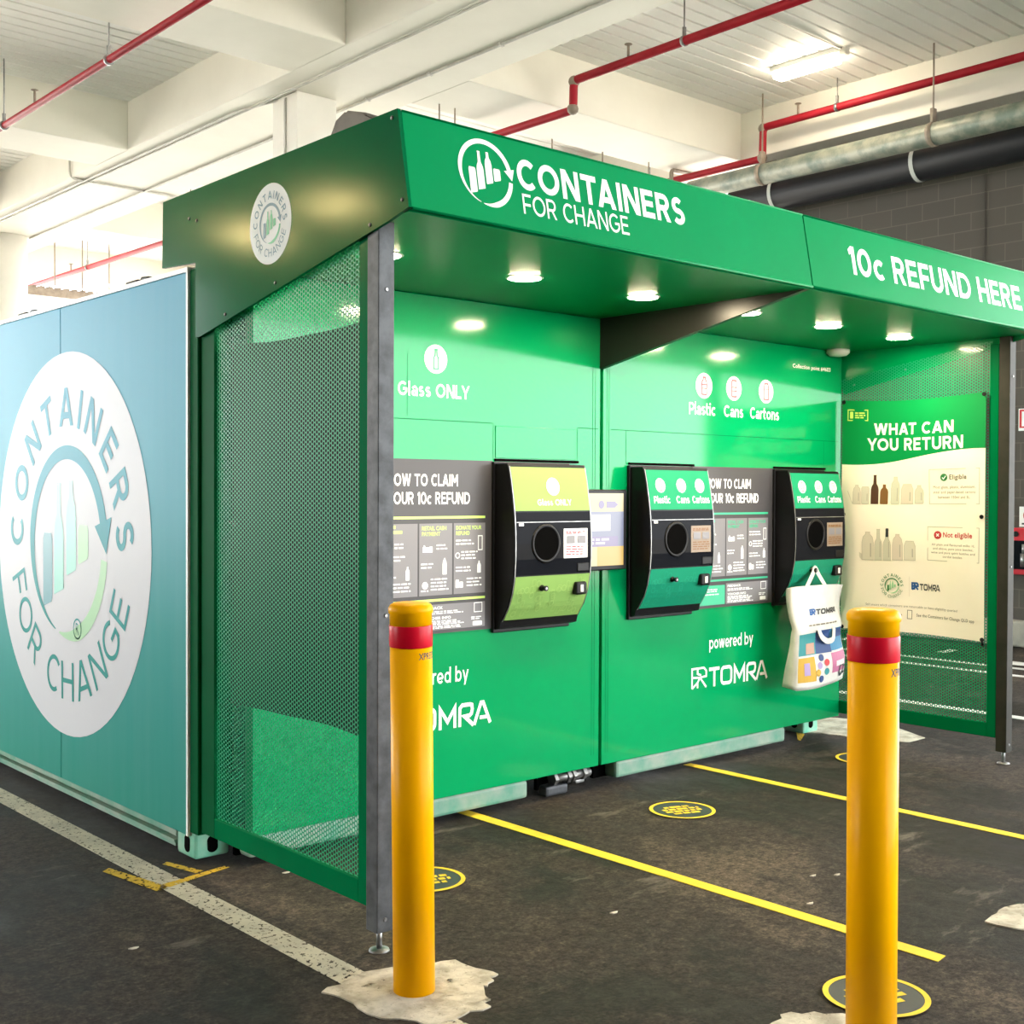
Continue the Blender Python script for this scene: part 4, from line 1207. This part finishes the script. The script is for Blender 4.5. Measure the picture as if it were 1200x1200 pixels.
# ------------------------------------------------------------------ the three return machines
def machine(x0, x1, label, kind):
    lime = kind == 'glass'
    o = thing('return_machine', ((x0 + x1) / 2, WY, 0.95), label, 'return machine', 'return machines on the green wall')
    zt, zb = 1.782, 0.938
    prof = [(1.770, -0.318), (1.70, -0.334), (1.60, -0.352), (1.537, -0.361), (1.45, -0.368), (1.38, -0.370), (1.30, -0.369), (1.215, -0.363), (1.13, -0.345), (1.06, -0.318), (0.985, -0.268)]
    bm = NB()
    pts = [(x0, WY - 0.001, zt)] + [(x0, y + 0.004, z) for z, y in [(zt, -0.314)] + prof] + [(x0, -0.255, zb + 0.012), (x0, WY - 0.001, zb)]
    prism(bm, pts, (x1 - x0, 0, 0))
    hs = obj('housing', bm, BLACK, o)
    bm = NB(); box(bm, x0 - 0.012, x1 - 0.02, WY - 0.022, WY - 0.001, zb - 0.012, zt + 0.010, 0.004); obj('back_plate', bm, BLACK, o)
    def yof(z):
        for (za, ya), (zc, yc) in zip(prof, prof[1:]):
            if za >= z >= zc:
                k = (za - z) / (za - zc)
                return ya + (yc - ya) * k
        return prof[-1][1]
    def skin(name, z0, z1, m_, inset=0.012, k=0.003, parent=o, xa=None, xb=None, n=8):
        bm = NB()
        xa = x0 + inset if xa is None else xa
        xb = x1 - inset if xb is None else xb
        rows = []
        for i in range(n + 1):
            z = z0 + (z1 - z0) * i / n
            y = yof(z)
            rows.append([bm.verts.new((xx, yy, z)) for xx, yy in ((xa, y + 0.004), (xa, y - k), (xb, y - k), (xb, y + 0.004))])
        for a, b in zip(rows, rows[1:]):
            for j in range(3):
                f = bm.faces.new((a[j], a[j + 1], b[j + 1], b[j])); f.smooth = False
        bm.faces.new(rows[0][::-1]); bm.faces.new(rows[-1])
        bmesh.ops.recalc_face_normals(bm, faces=bm.faces[:])
        return obj(name, bm, m_, parent)
    class SP:
        def p(s, xx, yy, k=1.0):
            return Vector((x0 + xx, yof(yy) - 0.0035 - 0.0012 * k, yy))
    P = SP()
    W = x1 - x0
    hd = skin('header_panel', 1.545, 1.766, LIME if lime else TEAL)
    bd = skin('dark_panel', 1.222, 1.538, SCREEN_B)
    lo = skin('lower_door', 0.992, 1.215, LIME if lime else TEAL_D)
    bm = NB()
    for xx in (0.004, W - 0.010):
        rows = [(z, y) for z, y in prof]
        for (za, ya), (zc, yc) in zip(rows, rows[1:]):
            v = [bm.verts.new(c) for c in ((x0 + xx, ya - 0.002, za), (x0 + xx + 0.006, ya - 0.002, za), (x0 + xx + 0.006, yc - 0.002, zc), (x0 + xx, yc - 0.002, zc))]
            bm.faces.new(v)
    obj('silver_edge', bm, STEEL, hs)
    if lime:
        bm = NB(); put(bm, P, *disc2(W * 0.52, 1.668, 0.046, 28)); obj('icon_disc', bm, WHITE_V, hd)
        gwrite('lettering', hd, P, 'Glass ONLY', W * 0.30, W * 0.74, 1.572, 1.605, WHITE_V, 0.17)
    else:
        for cx, s_, a, b in ((0.20, 'Plastic', 0.08, 0.32), (0.52, 'Cans', 0.42, 0.62), (0.81, 'Cartons', 0.67, 0.94)):
            icon_disc(hd, W * cx, 1.680, 0.040, {'Plastic': 'pet', 'Cans': 'can', 'Cartons': 'carton'}[s_], P)
            gwrite('lettering', hd, P, s_, W * a, W * b, 1.580, 1.622, WHITE_V, 0.18)
    # hole
    hx, hz = x0 + W * 0.385, 1.378
    hy = yof(hz) - 0.004
    bm = NB(); lathe(bm, (hx, hy, hz), [(0.082, -0.0005), (0.088, -0.006), (0.098, -0.004), (0.100, 0.0)], 'y', 40, cap=False); obj('hole_ring', bm, BLACK, bd)
    bm = NB(); lathe(bm, (hx, hy, hz), [(0.084, -0.0025), (0.083, -0.0015)], 'y', 40); obj('hole', bm, HOLE, bd)
    # notice sticker
    bm = NB(); put(bm, P, *rect2(W * 0.615, W * 0.93, 1.300, 1.452)); nt = obj('notice', bm, NOTICE_T if not lime else WHITE_V, bd)
    bm = NB(); put(bm, P, *rect2(W * 0.65, W * 0.76, 1.375, 1.415), k=2); put(bm, P, *rect2(W * 0.79, W * 0.90, 1.375, 1.415), k=2); obj('notice_pictures', bm, SC_B if False else GREY_BOX, bd)
    bm = NB(); bars(bm, P, W * 0.64, W * 0.91, (1.432, 1.424), 0.006, k=2); bars(bm, P, W * 0.64, W * 0.91, (1.355, 1.342, 1.329, 1.316), 0.006, k=2); obj('notice_print', bm, RED_P if lime else BROWN_G2, bd)
    bm = NB(); put(bm, P, *rect2(W * 0.05, W * 0.11, 1.470, 1.482)); obj('status_light', bm, WHITE_V, bd)
    bm = NB(); put(bm, P, *rect2(0.012, W - 0.012, 1.486, 1.490)); obj('panel_joint', bm, STEEL, bd)
    bm = NB(); box(bm, x0 + W * 0.80, x0 + W * 0.955, yof(1.25) - 0.008, yof(1.25), 1.228, 1.272, 0.004); obj('receipt_slot', bm, BLACK, bd)
    # pattern of pale rings on the lower door
    bm = NB()
    random.seed(5)
    for i in range(46):
        a, b = random.uniform(0.05, W - 0.05), random.uniform(1.015, 1.15 if i % 3 else 1.19)
        put(bm, P, *ring2(a, b, 0.012, 0.017, 14)) if i % 2 else put(bm, P, *stroke2(bottle2(a, b - 0.014, 0.022, 0.032, 'can')[0], 0.003, True))
    obj('door_pattern', bm, LIME_P if lime else TEAL_P, lo)
    kx, kz = x0 + W * 0.365, 1.152
    ky = yof(kz)
    bm = NB(); lathe(bm, (kx, ky - 0.002, kz), [(0.016, 0.0), (0.016, -0.008), (0.010, -0.010), (0.010, -0.028), (0.014, -0.030), (0.014, -0.038)], 'y', 18); kb = obj('knob', bm, BLACK, o)
    bm = NB(); lathe(bm, (kx, ky - 0.0405, kz), [(0.007, 0.0), (0.007, -0.002)], 'y', 12); obj('keyhole', bm, STEEL, kb)
    sx, sz = x0 + W * 0.86, 1.140
    sy = yof(sz)
    bm = NB(); box(bm, sx - 0.042, sx + 0.036, sy - 0.030, sy + 0.01, sz - 0.034, sz + 0.034, 0.010); sn = obj('sensor_box', bm, BLACK, o)
    bm = NB(); box(bm, sx - 0.016, sx + 0.004, sy - 0.034, sy - 0.030, sz - 0.018, sz + 0.018); obj('sensor_lens', bm, WPLAS, sn)
    return (kx, ky - 0.03, kz)
NOTICE_T = mat('tan_notice', (0.27, 0.21, 0.16), 0.4, spec=0.2)
LIME_P = mat('lime_pattern', (0.29, 0.47, 0.13), 0.5, spec=0.1)
TEAL_P = mat('teal_pattern', (0.02, 0.31, 0.18), 0.5, spec=0.1)
machine(1.540, 2.085, 'lime fronted return machine for glass only', 'glass')
machine(2.540, 3.095, 'teal fronted return machine to the right of the lit screen', 'mixed')
KNOB = machine(3.880, 4.435, 'teal fronted return machine with a tote bag on its knob', 'mixed')

# ------------------------------------------------------------------ small lit advert screen
o = thing('display_screen', (2.365, WY, 1.22), 'small lit advert screen between the lime machine and first teal machine', 'screen')
bm = NB(); box(bm, 2.088, 2.475, WY - 0.055, WY - 0.001, 1.215, 1.655, 0.006); bz = obj('bezel', bm, BLACK, o)
spl = Plane((0, WY - 0.055, 0), UX, UZ, 0.001)
for nm, a, b, c, d, m_, k in (('backdrop', 2.10, 2.445, 1.24, 1.635, SC_Y, 1), ('footer', 2.24, 2.445, 1.24, 1.345, SC_O, 2), ('photo', 2.12, 2.445, 1.345, 1.535, SC_B, 2), ('caption_band', 2.12, 2.40, 1.345, 1.40, SC_P, 3), ('pale_figures', 2.14, 2.34, 1.43, 1.52, SC_W, 3)):
    bm = NB(); put(bm, spl, *rect2(a, b, c, d), k=k); obj(nm, bm, m_, bz)
bm = NB(); bars(bm, spl, 2.14, 2.36, (1.378, 1.358), 0.012, k=4, word=0.05); obj('caption', bm, SC_W, bz)
bm = NB(); put(bm, spl, *disc2(2.27, 1.573, 0.022, 16), k=2); put(bm, spl, [(2.31, 1.556), (2.375, 1.556), (2.40, 1.573), (2.375, 1.590), (2.31, 1.590)], [(0, 1, 2, 3, 4)], k=2); obj('advert_arrow', bm, SC_P, bz)

# ------------------------------------------------------------------ tote bag hanging from the third machine's knob
kx, ky, kz = KNOB
bag = thing('tote_bag', (4.0, -0.42, 0.43), 'white printed tote bag hanging from the knob of the last machine', 'bag')
def bag_front(u, v):
    """u 0..1 left to right, v 0 bottom..1 top"""
    wl = 3.775 - 0.035 * math.exp(-((v - 0.62) / 0.25) ** 2) * -0.6 - 0.03 * v
    wr = 4.285 - 0.045 * math.exp(-((v - 0.42) / 0.16) ** 2) + 0.012 * v
    x = wl + (wr - wl) * u
    y = -0.455 - 0.030 * math.sin(PI * u) * (0.6 + 0.4 * math.sin(PI * v)) - 0.018 * math.sin(v * 5.2 + 0.4) - 0.006 * math.sin(u * 9 + v * 3) - 0.010 * math.sin(u * 4.5 - v * 8) - 0.012 * math.exp(-((v - 0.60) / 0.05) ** 2)
    z = 0.440 + 0.615 * v + 0.018 * math.sin(PI * u) * (v - 0.5) + 0.028 * (u - 0.5) * (1 - v)
    return Vector((x, y, z))
def bag_back(u, v):
    p_ = bag_front(u, v)
    return Vector((p_.x - 0.03 * (1 - v) + 0.012 * math.sin(v * 7), p_.y + 0.028 + 0.045 * (1 - v) + 0.012 * math.sin(v * 6 + 1), p_.z + 0.02 * (1 - v)))
bm = NB()
n, m_ = 16, 22
F = [[bm.verts.new(bag_front(i / n, j / m_)) for j in range(m_ + 1)] for i in range(n + 1)]
B = [[bm.verts.new(bag_back(i / n, j / m_)) for j in range(m_ + 1)] for i in range(n + 1)]
for i in range(n):
    for j in range(m_):
        for G, rev in ((F, False), (B, True)):
            q = [G[i][j], G[i + 1][j], G[i + 1][j + 1], G[i][j + 1]]
            f = bm.faces.new(q[::-1] if rev else q); f.smooth = True
for j in range(m_):
    for i in (0, n):
        mid0 = (F[i][j].co + B[i][j].co) / 2
        f = bm.faces.new((F[i][j], F[i][j + 1], B[i][j + 1], B[i][j])); f.smooth = True
for i in range(n):
    bm.faces.new((F[i][0], B[i][0], B[i + 1][0], F[i + 1][0]))
bmesh.ops.recalc_face_normals(bm, faces=bm.faces[:])
body = obj('bag_body', bm, CANVAS, bag)
class BagP:
    def p(s, x, y, k=1.0):
        q = bag_front(x, y)
        return q + Vector((0, -0.0015 * k, 0))
BP_ = BagP()
def patch(name, u0, u1, v0, v1, m, k=1.0, parent=body, nu=6, nv=6):
    bm = NB()
    g = [[bm.verts.new(BP_.p(u0 + (u1 - u0) * i / nu, v0 + (v1 - v0) * j / nv, k)) for j in range(nv + 1)] for i in range(nu + 1)]
    for i in range(nu):
        for j in range(nv):
            bm.faces.new((g[i][j], g[i + 1][j], g[i + 1][j + 1], g[i][j + 1]))
    return obj(name, bm, m, parent)
patch('teal_print', 0.02, 0.37, 0.335, 0.545, BG_TEAL)
patch('portrait_print', 0.16, 0.34, 0.345, 0.45, BG_SKIN, 2)
patch('navy_print', 0.37, 0.66, 0.335, 0.56, BG_BLUE)
patch('sky_print', 0.66, 0.985, 0.345, 0.56, BG_SKY)
patch('navy_stripe', 0.72, 0.985, 0.47, 0.555, BG_BLUE, 2)
patch('yellow_print', 0.02, 0.33, 0.075, 0.315, BG_YEL)
patch('lilac_print', 0.12, 0.22, 0.14, 0.26, BG_PURP, 2)
patch('pink_print', 0.64, 0.985, 0.12, 0.325, BG_PINK)
patch('white_swoop', 0.72, 0.94, 0.18, 0.235, CANVAS, 2)
bm = NB(); put(bm, BP_, *ring2(0.86, 0.13, 0.045, 0.075, 16), k=2); put(bm, BP_, *ring2(0.95, 0.12, 0.03, 0.05, 16), k=2); obj('bicycle_print', bm, INK, body)
for (a, b, m2) in ((0.45, 0.295, BG_BLUE), (0.54, 0.24, RED_P), (0.53, 0.15, BG_TEAL), (0.43, 0.085, BG_BLUE), (0.41, 0.22, BG_PURP), (0.37, 0.15, BG_YEL)):
    bm = NB(); vs, fs = disc2(0, 0, 1, 16); put(bm, BP_, [(a + 0.045 * x, b + 0.035 * y) for x, y in vs], fs, k=2); obj('dot_print', bm, m2, body)
maker_icon(body, BP_, 0.27, 0.36, 0.715, 0.775, BLUE_T, w=0.26)
wordmark(body, BP_, 0.375, 0.85, 0.718, 0.772, INK, w=0.26)
bm = NB(); bars(bm, BP_, 0.20, 0.86, (0.615,), 0.014, k=1, rag=0.05, word=0.07); obj('tag_line', bm, OUTL, body)
def strap(pts, w_=0.034, name='handle'):
    bm = NB()
    rows = []
    P_ = [Vector(p) for p in bent(pts, 0.03, 4)]
    for i, p_ in enumerate(P_):
        d = (P_[min(i + 1, len(P_) - 1)] - P_[max(i - 1, 0)]).normalized()
        a = d.cross(Vector((0, 1, 0))).normalized() * w_ / 2
        rows.append([bm.verts.new(p_ + a + Vector((0, -0.002, 0))), bm.verts.new(p_ - a + Vector((0, -0.002, 0))), bm.verts.new(p_ - a + Vector((0, 0.002, 0))), bm.verts.new(p_ + a + Vector((0, 0.002, 0)))])
    for a, b in zip(rows, rows[1:]):
        for k in range(4):
            bm.faces.new((a[k], a[(k + 1) % 4], b[(k + 1) % 4], b[k]))
    bm.faces.new(rows[0][::-1]); bm.faces.new(rows[-1])
    bmesh.ops.recalc_face_normals(bm, faces=bm.faces[:])
    obj(name, bm, CANVAS, bag)
strap([bag_back(0.32, 0.97), (kx - 0.02, ky, kz - 0.02), (kx + 0.0, ky, kz + 0.022), (kx + 0.03, ky, kz - 0.02), bag_back(0.68, 0.97)])
strap([bag_front(0.40, 0.57) + Vector((0, -0.006, 0)), bag_front(0.42, 0.50) + Vector((0, -0.03, 0)), bag_front(0.52, 0.45) + Vector((0, -0.035, 0)), bag_front(0.66, 0.455) + Vector((0, -0.03, 0)), bag_front(0.74, 0.57) + Vector((0, -0.006, 0))])

# ------------------------------------------------------------------ bollards
def bollard(x, y, h, tilt, label):
    o = thing('bollard', (0, 0, 0), label, 'bollard', 'yellow bollards')
    r = 0.0685
    bm = NB(); lathe(bm, (0, 0, 0), [(r, 0.0), (r, h - 0.140)], seg=48); obj('tube', bm, YELLOW, o)
    bm = NB(); lathe(bm, (0, 0, 0), [(r + 0.0015, h - 0.140), (r + 0.002, h - 0.138), (r + 0.002, h - 0.072), (r + 0.0015, h - 0.070)], seg=48); obj('red_band', bm, RED_BAND, o)
    bm = NB(); lathe(bm, (0, 0, 0), [(r, h - 0.070), (r, h - 0.034), (r + 0.004, h - 0.030), (r + 0.004, h - 0.016), (r - 0.002, h - 0.005), (r - 0.012, h), (0.01, h + 0.001)], seg=48); obj('cap', bm, YELLOW, o)
    # maker's name wrapped round the tube
    bm = NB()
    vs, fs = fit_text('XPRESS', 0.0, 0.075, h - 0.178, h - 0.156, 0.01)
    b = []
    for xx, zz in vs:
        a = math.radians(-106) + xx / r
        b.append(bm.verts.new(((r + 0.0008) * math.cos(a), (r + 0.0008) * math.sin(a), zz)))
    for f in fs:
        bm.faces.new([b[i] for i in f])
    obj('maker_name', bm, INK, o)
    o.location = (x, y, 0.004)
    o.rotation_euler = tilt
    return o
bollard(-0.085, -1.705, 1.275, (0.012, -0.024, 0.0), 'yellow bollard with red band beside the grey screen post')
bollard(0.485, -3.045, 1.318, (0.006, -0.014, 0.0), 'yellow bollard with red band standing in front of the banner')

# ------------------------------------------------------------------ pipes and services under the ceiling
def hanger(parent, x, y, z, r, top=6.5):
    bm = NB(); tube(bm, [(x, y, z + r), (x, y, top)], 0.008, 6); lathe(bm, (x, y, z), [(r + 0.006, -0.018), (r + 0.006, 0.018)], 'y', 16); box(bm, x - 0.016, x + 0.016, y - 0.012, y + 0.012, z + r, z + r + 0.09)
    obj('hanger', bm, STEEL, parent)
def sprinkler(parent, x, y, z):
    bm = NB(); tube(bm, [(x, y, z), (x, y, z + 0.12)], 0.014, 8); lathe(bm, (x, y, z + 0.12), [(0.012, 0), (0.04, 0.008), (0.04, 0.014)], seg=14); obj('sprinkler_head', bm, FITTING, parent)
def elbow(parent, p_):
    bm = NB(); bmesh.ops.create_icosphere(bm, subdivisions=2, radius=0.064, matrix=Matrix.Translation(p_))
    for f in bm.faces: f.smooth = True
    obj('elbow', bm, FITTING, parent)

p1 = thing('sprinkler_pipe', (2.4, 8, 5.75), 'red sprinkler pipe crossing above the blue container side', 'pipe', 'red sprinkler pipes')
bm = NB(); tube(bm, [(2.41, -6.0, 5.75), (2.40, 21.0, 5.75)], 0.036, 14); obj('pipe_run', bm, PIPE_RED, p1)
for y in (6.45, 9.28, 3.0, 12.5, 16): hanger(p1, 2.405, y, 5.75, 0.045, 5.902 if 4.9 < y < 6.0 or 9.8 < y < 10.8 or 14.6 < y < 15.7 else 6.5)
for y in (8.35, 2.2): sprinkler(p1, 2.405, y, 5.79)

p2 = thing('sprinkler_pipe', (6.75, 8, 5.75), 'red sprinkler pipe stepping down above the near half of the canopy', 'pipe', 'red sprinkler pipes')
bm = NB(); tube(bm, bent([(6.68, -5, 6.06), (6.75, 4.55, 6.06), (6.75, 4.56, 5.75), (6.62, 20.8, 5.75)], 0.07), 0.046, 14); obj('pipe_run', bm, PIPE_RED, p2)
elbow(p2, (6.75, 4.545, 6.05)); elbow(p2, (6.75, 4.565, 5.76))
for y, z in ((3.0, 6.06), (9.0, 5.75), (13.2, 5.75), (17.2, 5.75)): hanger(p2, 6.74 - (0.0 if y < 5 else (y - 4.5) * 0.008), y, z, 0.046)
sprinkler(p2, 6.745, 3.75, 6.10); sprinkler(p2, 6.65, 18.0, 5.79)

p3 = thing('sprinkler_pipe', (9.9, 3, 5.75), 'red sprinkler pipe along the beam above the dark block wall', 'pipe', 'red sprinkler pipes')
bm = NB(); tube(bm, bent([(9.80, -5, 6.16), (9.90, 4.42, 6.16), (9.90, 4.43, 5.78), (9.92, 20.5, 5.78)], 0.07), 0.046, 14); obj('pipe_run', bm, PIPE_RED, p3)
elbow(p3, (9.90, 4.42, 6.15)); elbow(p3, (9.90, 4.435, 5.79))
hanger(p3, 9.885, 3.35, 6.16, 0.046); hanger(p3, 9.91, 6.3, 5.78, 0.046)
sprinkler(p3, 9.89, 3.9, 6.20)

gp = thing('galvanised_pipe', (9.70, 3, 5.4), 'large galvanised pipe hung along the top of the block wall', 'pipe')
bm = NB(); tube(bm, [(9.70, -5, 5.52), (9.70, 5.4, 5.52)], 0.125, 24); obj('pipe_run', bm, GALV, gp)
for y in (2.02, 4.28, -0.6):
    bm = NB(); tube(bm, [(9.70, y, 5.645), (9.70, y, 6.50)], 0.011, 6); lathe(bm, (9.70, y, 5.52), [(0.131, -0.03), (0.131, 0.03)], 'y', 24); box(bm, 9.66, 9.74, y - 0.02, y + 0.02, 5.645, 5.80, 0.006); obj('pipe_hanger', bm, FITTING, gp)
bd_ = thing('black_duct', (10.12, 2, 5.1), 'black wrapped duct with pale straps below the galvanised pipe', 'duct')
bm = NB(); tube(bm, [(10.12, -5, 5.36), (10.12, 5.0, 5.36)], 0.20, 28); obj('duct_run', bm, DUCT_B, bd_)
for y in (2.42, 4.35):
    bm = NB(); lathe(bm, (10.12, y, 5.36), [(0.203, -0.025), (0.205, 0.0), (0.203, 0.025)], 'y', 28, cap=False); obj('strap', bm, STRAP, bd_)
bm = NB(); tube(bm, bent([(10.12, 4.95, 5.36), (10.12, 5.25, 5.36), (10.12, 5.3, 5.1)], 0.1), 0.06, 12); obj('end_spigot', bm, STEEL, bd_)

lf = thing('batten_light', (9.1, 3.3, 6.4), 'lit fluorescent batten under the ribbed ceiling', 'light')
bm = NB(); box(bm, 9.00, 9.20, 2.80, 3.66, 6.44, 6.50, 0.01); obj('batten_housing', bm, WPLAS, lf)
bm = NB(); box(bm, 9.01, 9.19, 2.82, 3.64, 6.36, 6.44, 0.03); obj('lit_diffuser', bm, LAMP, lf)
bm = NB(); box(bm, 9.06, 9.14, 2.70, 2.78, 6.42, 6.50, 0.006); obj('junction_box', bm, CONDUIT, lf)
for bx, by, lab in ((-8.9, 12.3, 'fluorescent batten over the far left bay, the nearer of two'), (-9.1, 15.4, 'fluorescent batten over the far left bay, the farther of two')):
    o = thing('batten_light', (bx, by, 6.4), lab, 'light')
    bm = NB(); box(bm, bx - 0.1, bx + 0.1, by - 0.65, by + 0.65, 6.44, 6.50, 0.01); obj('batten_housing', bm, WPLAS, o)
    bm = NB(); box(bm, bx - 0.09, bx + 0.09, by - 0.62, by + 0.62, 6.36, 6.44, 0.03); obj('lit_diffuser', bm, LAMP_W, o)
bm = NB(); tube(bm, [(5.7, 2.76, 6.485), (9.06, 2.76, 6.485)], 0.011, 8)
tag(obj('lamp_conduit', bm, CONDUIT), 'thin conduit along the ribbed ceiling to the batten light', 'conduit')
bm = NB(); tube(bm, bent([(4.20, 21, 5.885), (4.32, 7.4, 5.885), (4.50, 6.62, 5.885), (4.438, 6.62, 5.86), (4.438, 6.62, 4.2)], 0.12), 0.014, 8)
tag(obj('column_conduit', bm, CONDUIT), 'grey conduit along the wide beam turning down the square column', 'conduit')
bm = NB(); tube(bm, [(4.30, 21, 5.885), (4.38, 7.4, 5.885), (4.40, -5, 5.885)], 0.012, 8)
tag(obj('beam_conduit', bm, CONDUIT), 'straight grey conduit nearest the left edge of the wide beam', 'conduit')
bm = NB(); tube(bm, [(5.15, 16.0, 5.885), (5.16, 8, 5.885), (5.16, -5, 5.885)], 0.016, 8)
for y in (7.2, 6.1, 5.0, 3.9): box(bm, 5.13, 5.19, y, y + 0.03, 5.87, 5.90)
tag(obj('beam_conduit', bm, CONDUIT), 'grey conduit with saddles along the right half of the wide beam', 'conduit')
bm = NB(); tube(bm, bent([(1.5, 11.6, 6.47), (4.075, 11.6, 6.47), (4.075, 11.6, 5.885), (7.5, 11.6, 5.885)], 0.1), 0.014, 8)
tag(obj('cross_conduit', bm, CONDUIT), 'grey conduit stepping round the beam above the blue container', 'conduit')
bm = NB(); box(bm, 5.7, 7.6, 17.9, 18.3, 5.25, 5.40)
for i in range(12): box(bm, 5.72 + i * 0.155, 5.80 + i * 0.155, 17.88, 18.32, 5.40, 5.43)
for i in range(4): tube(bm, [(5.85 + i * 0.53, 18.1, 5.4), (5.85 + i * 0.53, 18.1, 6.49)], 0.012, 6)
tag(obj('cable_tray', bm, FITTING), 'distant greenish cable tray beside the round column', 'cable tray')

for x, y, lab in ((5.86, 5.75, 'thin rod hanging behind the canopy edge left of the white emblem'), (6.08, 5.75, 'thin rod hanging behind the canopy edge just above the white emblem'), (7.69, 5.88, 'thin rod hanging behind the canopy, third from the white emblem'),
        (8.54, 5.86, 'thin rod hanging behind the canopy, fourth from the white emblem'), (9.32, 5.79, 'thin rod hanging behind the canopy, next to the grey bent pipe')):
    bm = NB(); tube(bm, [(x, y, 5.25), (x, y, 5.905)], 0.009, 6)
    tag(obj('hanger_rod', bm, FITTING), lab, 'hanger rod', 'hanger rods behind the canopy')
bm = NB(); tube(bm, bent([(9.75, 5.78, 5.2), (9.75, 5.78, 5.88), (10.6, 5.74, 5.88)], 0.06), 0.028, 10)
tag(obj('elbow_pipe', bm, FITTING), 'grey bent pipe rising behind the canopy beside the galvanised pipe', 'pipe')

# ------------------------------------------------------------------ fire point on the block wall
fb = thing('fire_cabinet', (10.45, 1.15, 0.76), 'red fire hose cabinet on the dark block wall', 'cabinet')
bm = NB(); box(bm, 10.36, 10.5, 0.86, 1.49, 0.77, 1.275, 0.012); obj('case', bm, BOX_R, fb)
bm = NB(); box(bm, 10.352, 10.36, 0.93, 1.42, 0.83, 1.14); obj('window', bm, SCREEN_B, fb)
bm = NB(); lathe(bm, (10.352, 1.37, 1.21), [(0.03, 0), (0.03, -0.012)], 'x', 16); obj('lock', bm, BLACK, fb)
bm = NB(); tube(bm, [(10.34, 1.26, 0.86), (10.34, 1.26, 1.0)], 0.05, 12); tube(bm, [(10.34, 1.26, 1.0), (10.34, 1.26, 1.10)], 0.035, 12); obj('hose_nozzle', bm, STEEL, fb)
bm = NB(); box(bm, 10.485, 10.5, 1.0, 1.40, 1.285, 1.505); fs_ = tag(obj('round_fire_sign', bm, WHITE_V), 'white sign with red disc above the red fire cabinet', 'sign')
fpl = Plane((10.485, 0, 0), (0, -1, 0), (0, 0, 1), 0.002)
bm = NB(); put(bm, fpl, *disc2(-1.27, 1.41, 0.085, 28)); obj('sign_disc', bm, SIGN_R, fs_)
bm = NB(); bars(bm, fpl, -1.37, -1.10, (1.31,), 0.018); obj('sign_print', bm, INK, fs_)
bm = NB(); box(bm, 10.485, 10.5, 0.95, 1.42, 2.33, 2.57); s2 = tag(obj('fire_hose_sign', bm, WHITE_V), 'red and white fire sign high on the dark block wall', 'sign')
bm = NB(); put(bm, fpl, *rect2(-1.41, -0.96, 2.36, 2.56)); obj('sign_field', bm, SIGN_R, s2)
bm = NB(); put(bm, fpl, *stroke2([(-1.36, 2.54), (-1.36, 2.40), (-1.22, 2.40), (-1.22, 2.54)], 0.045), k=2); obj('sign_symbol', bm, WHITE_V, s2)
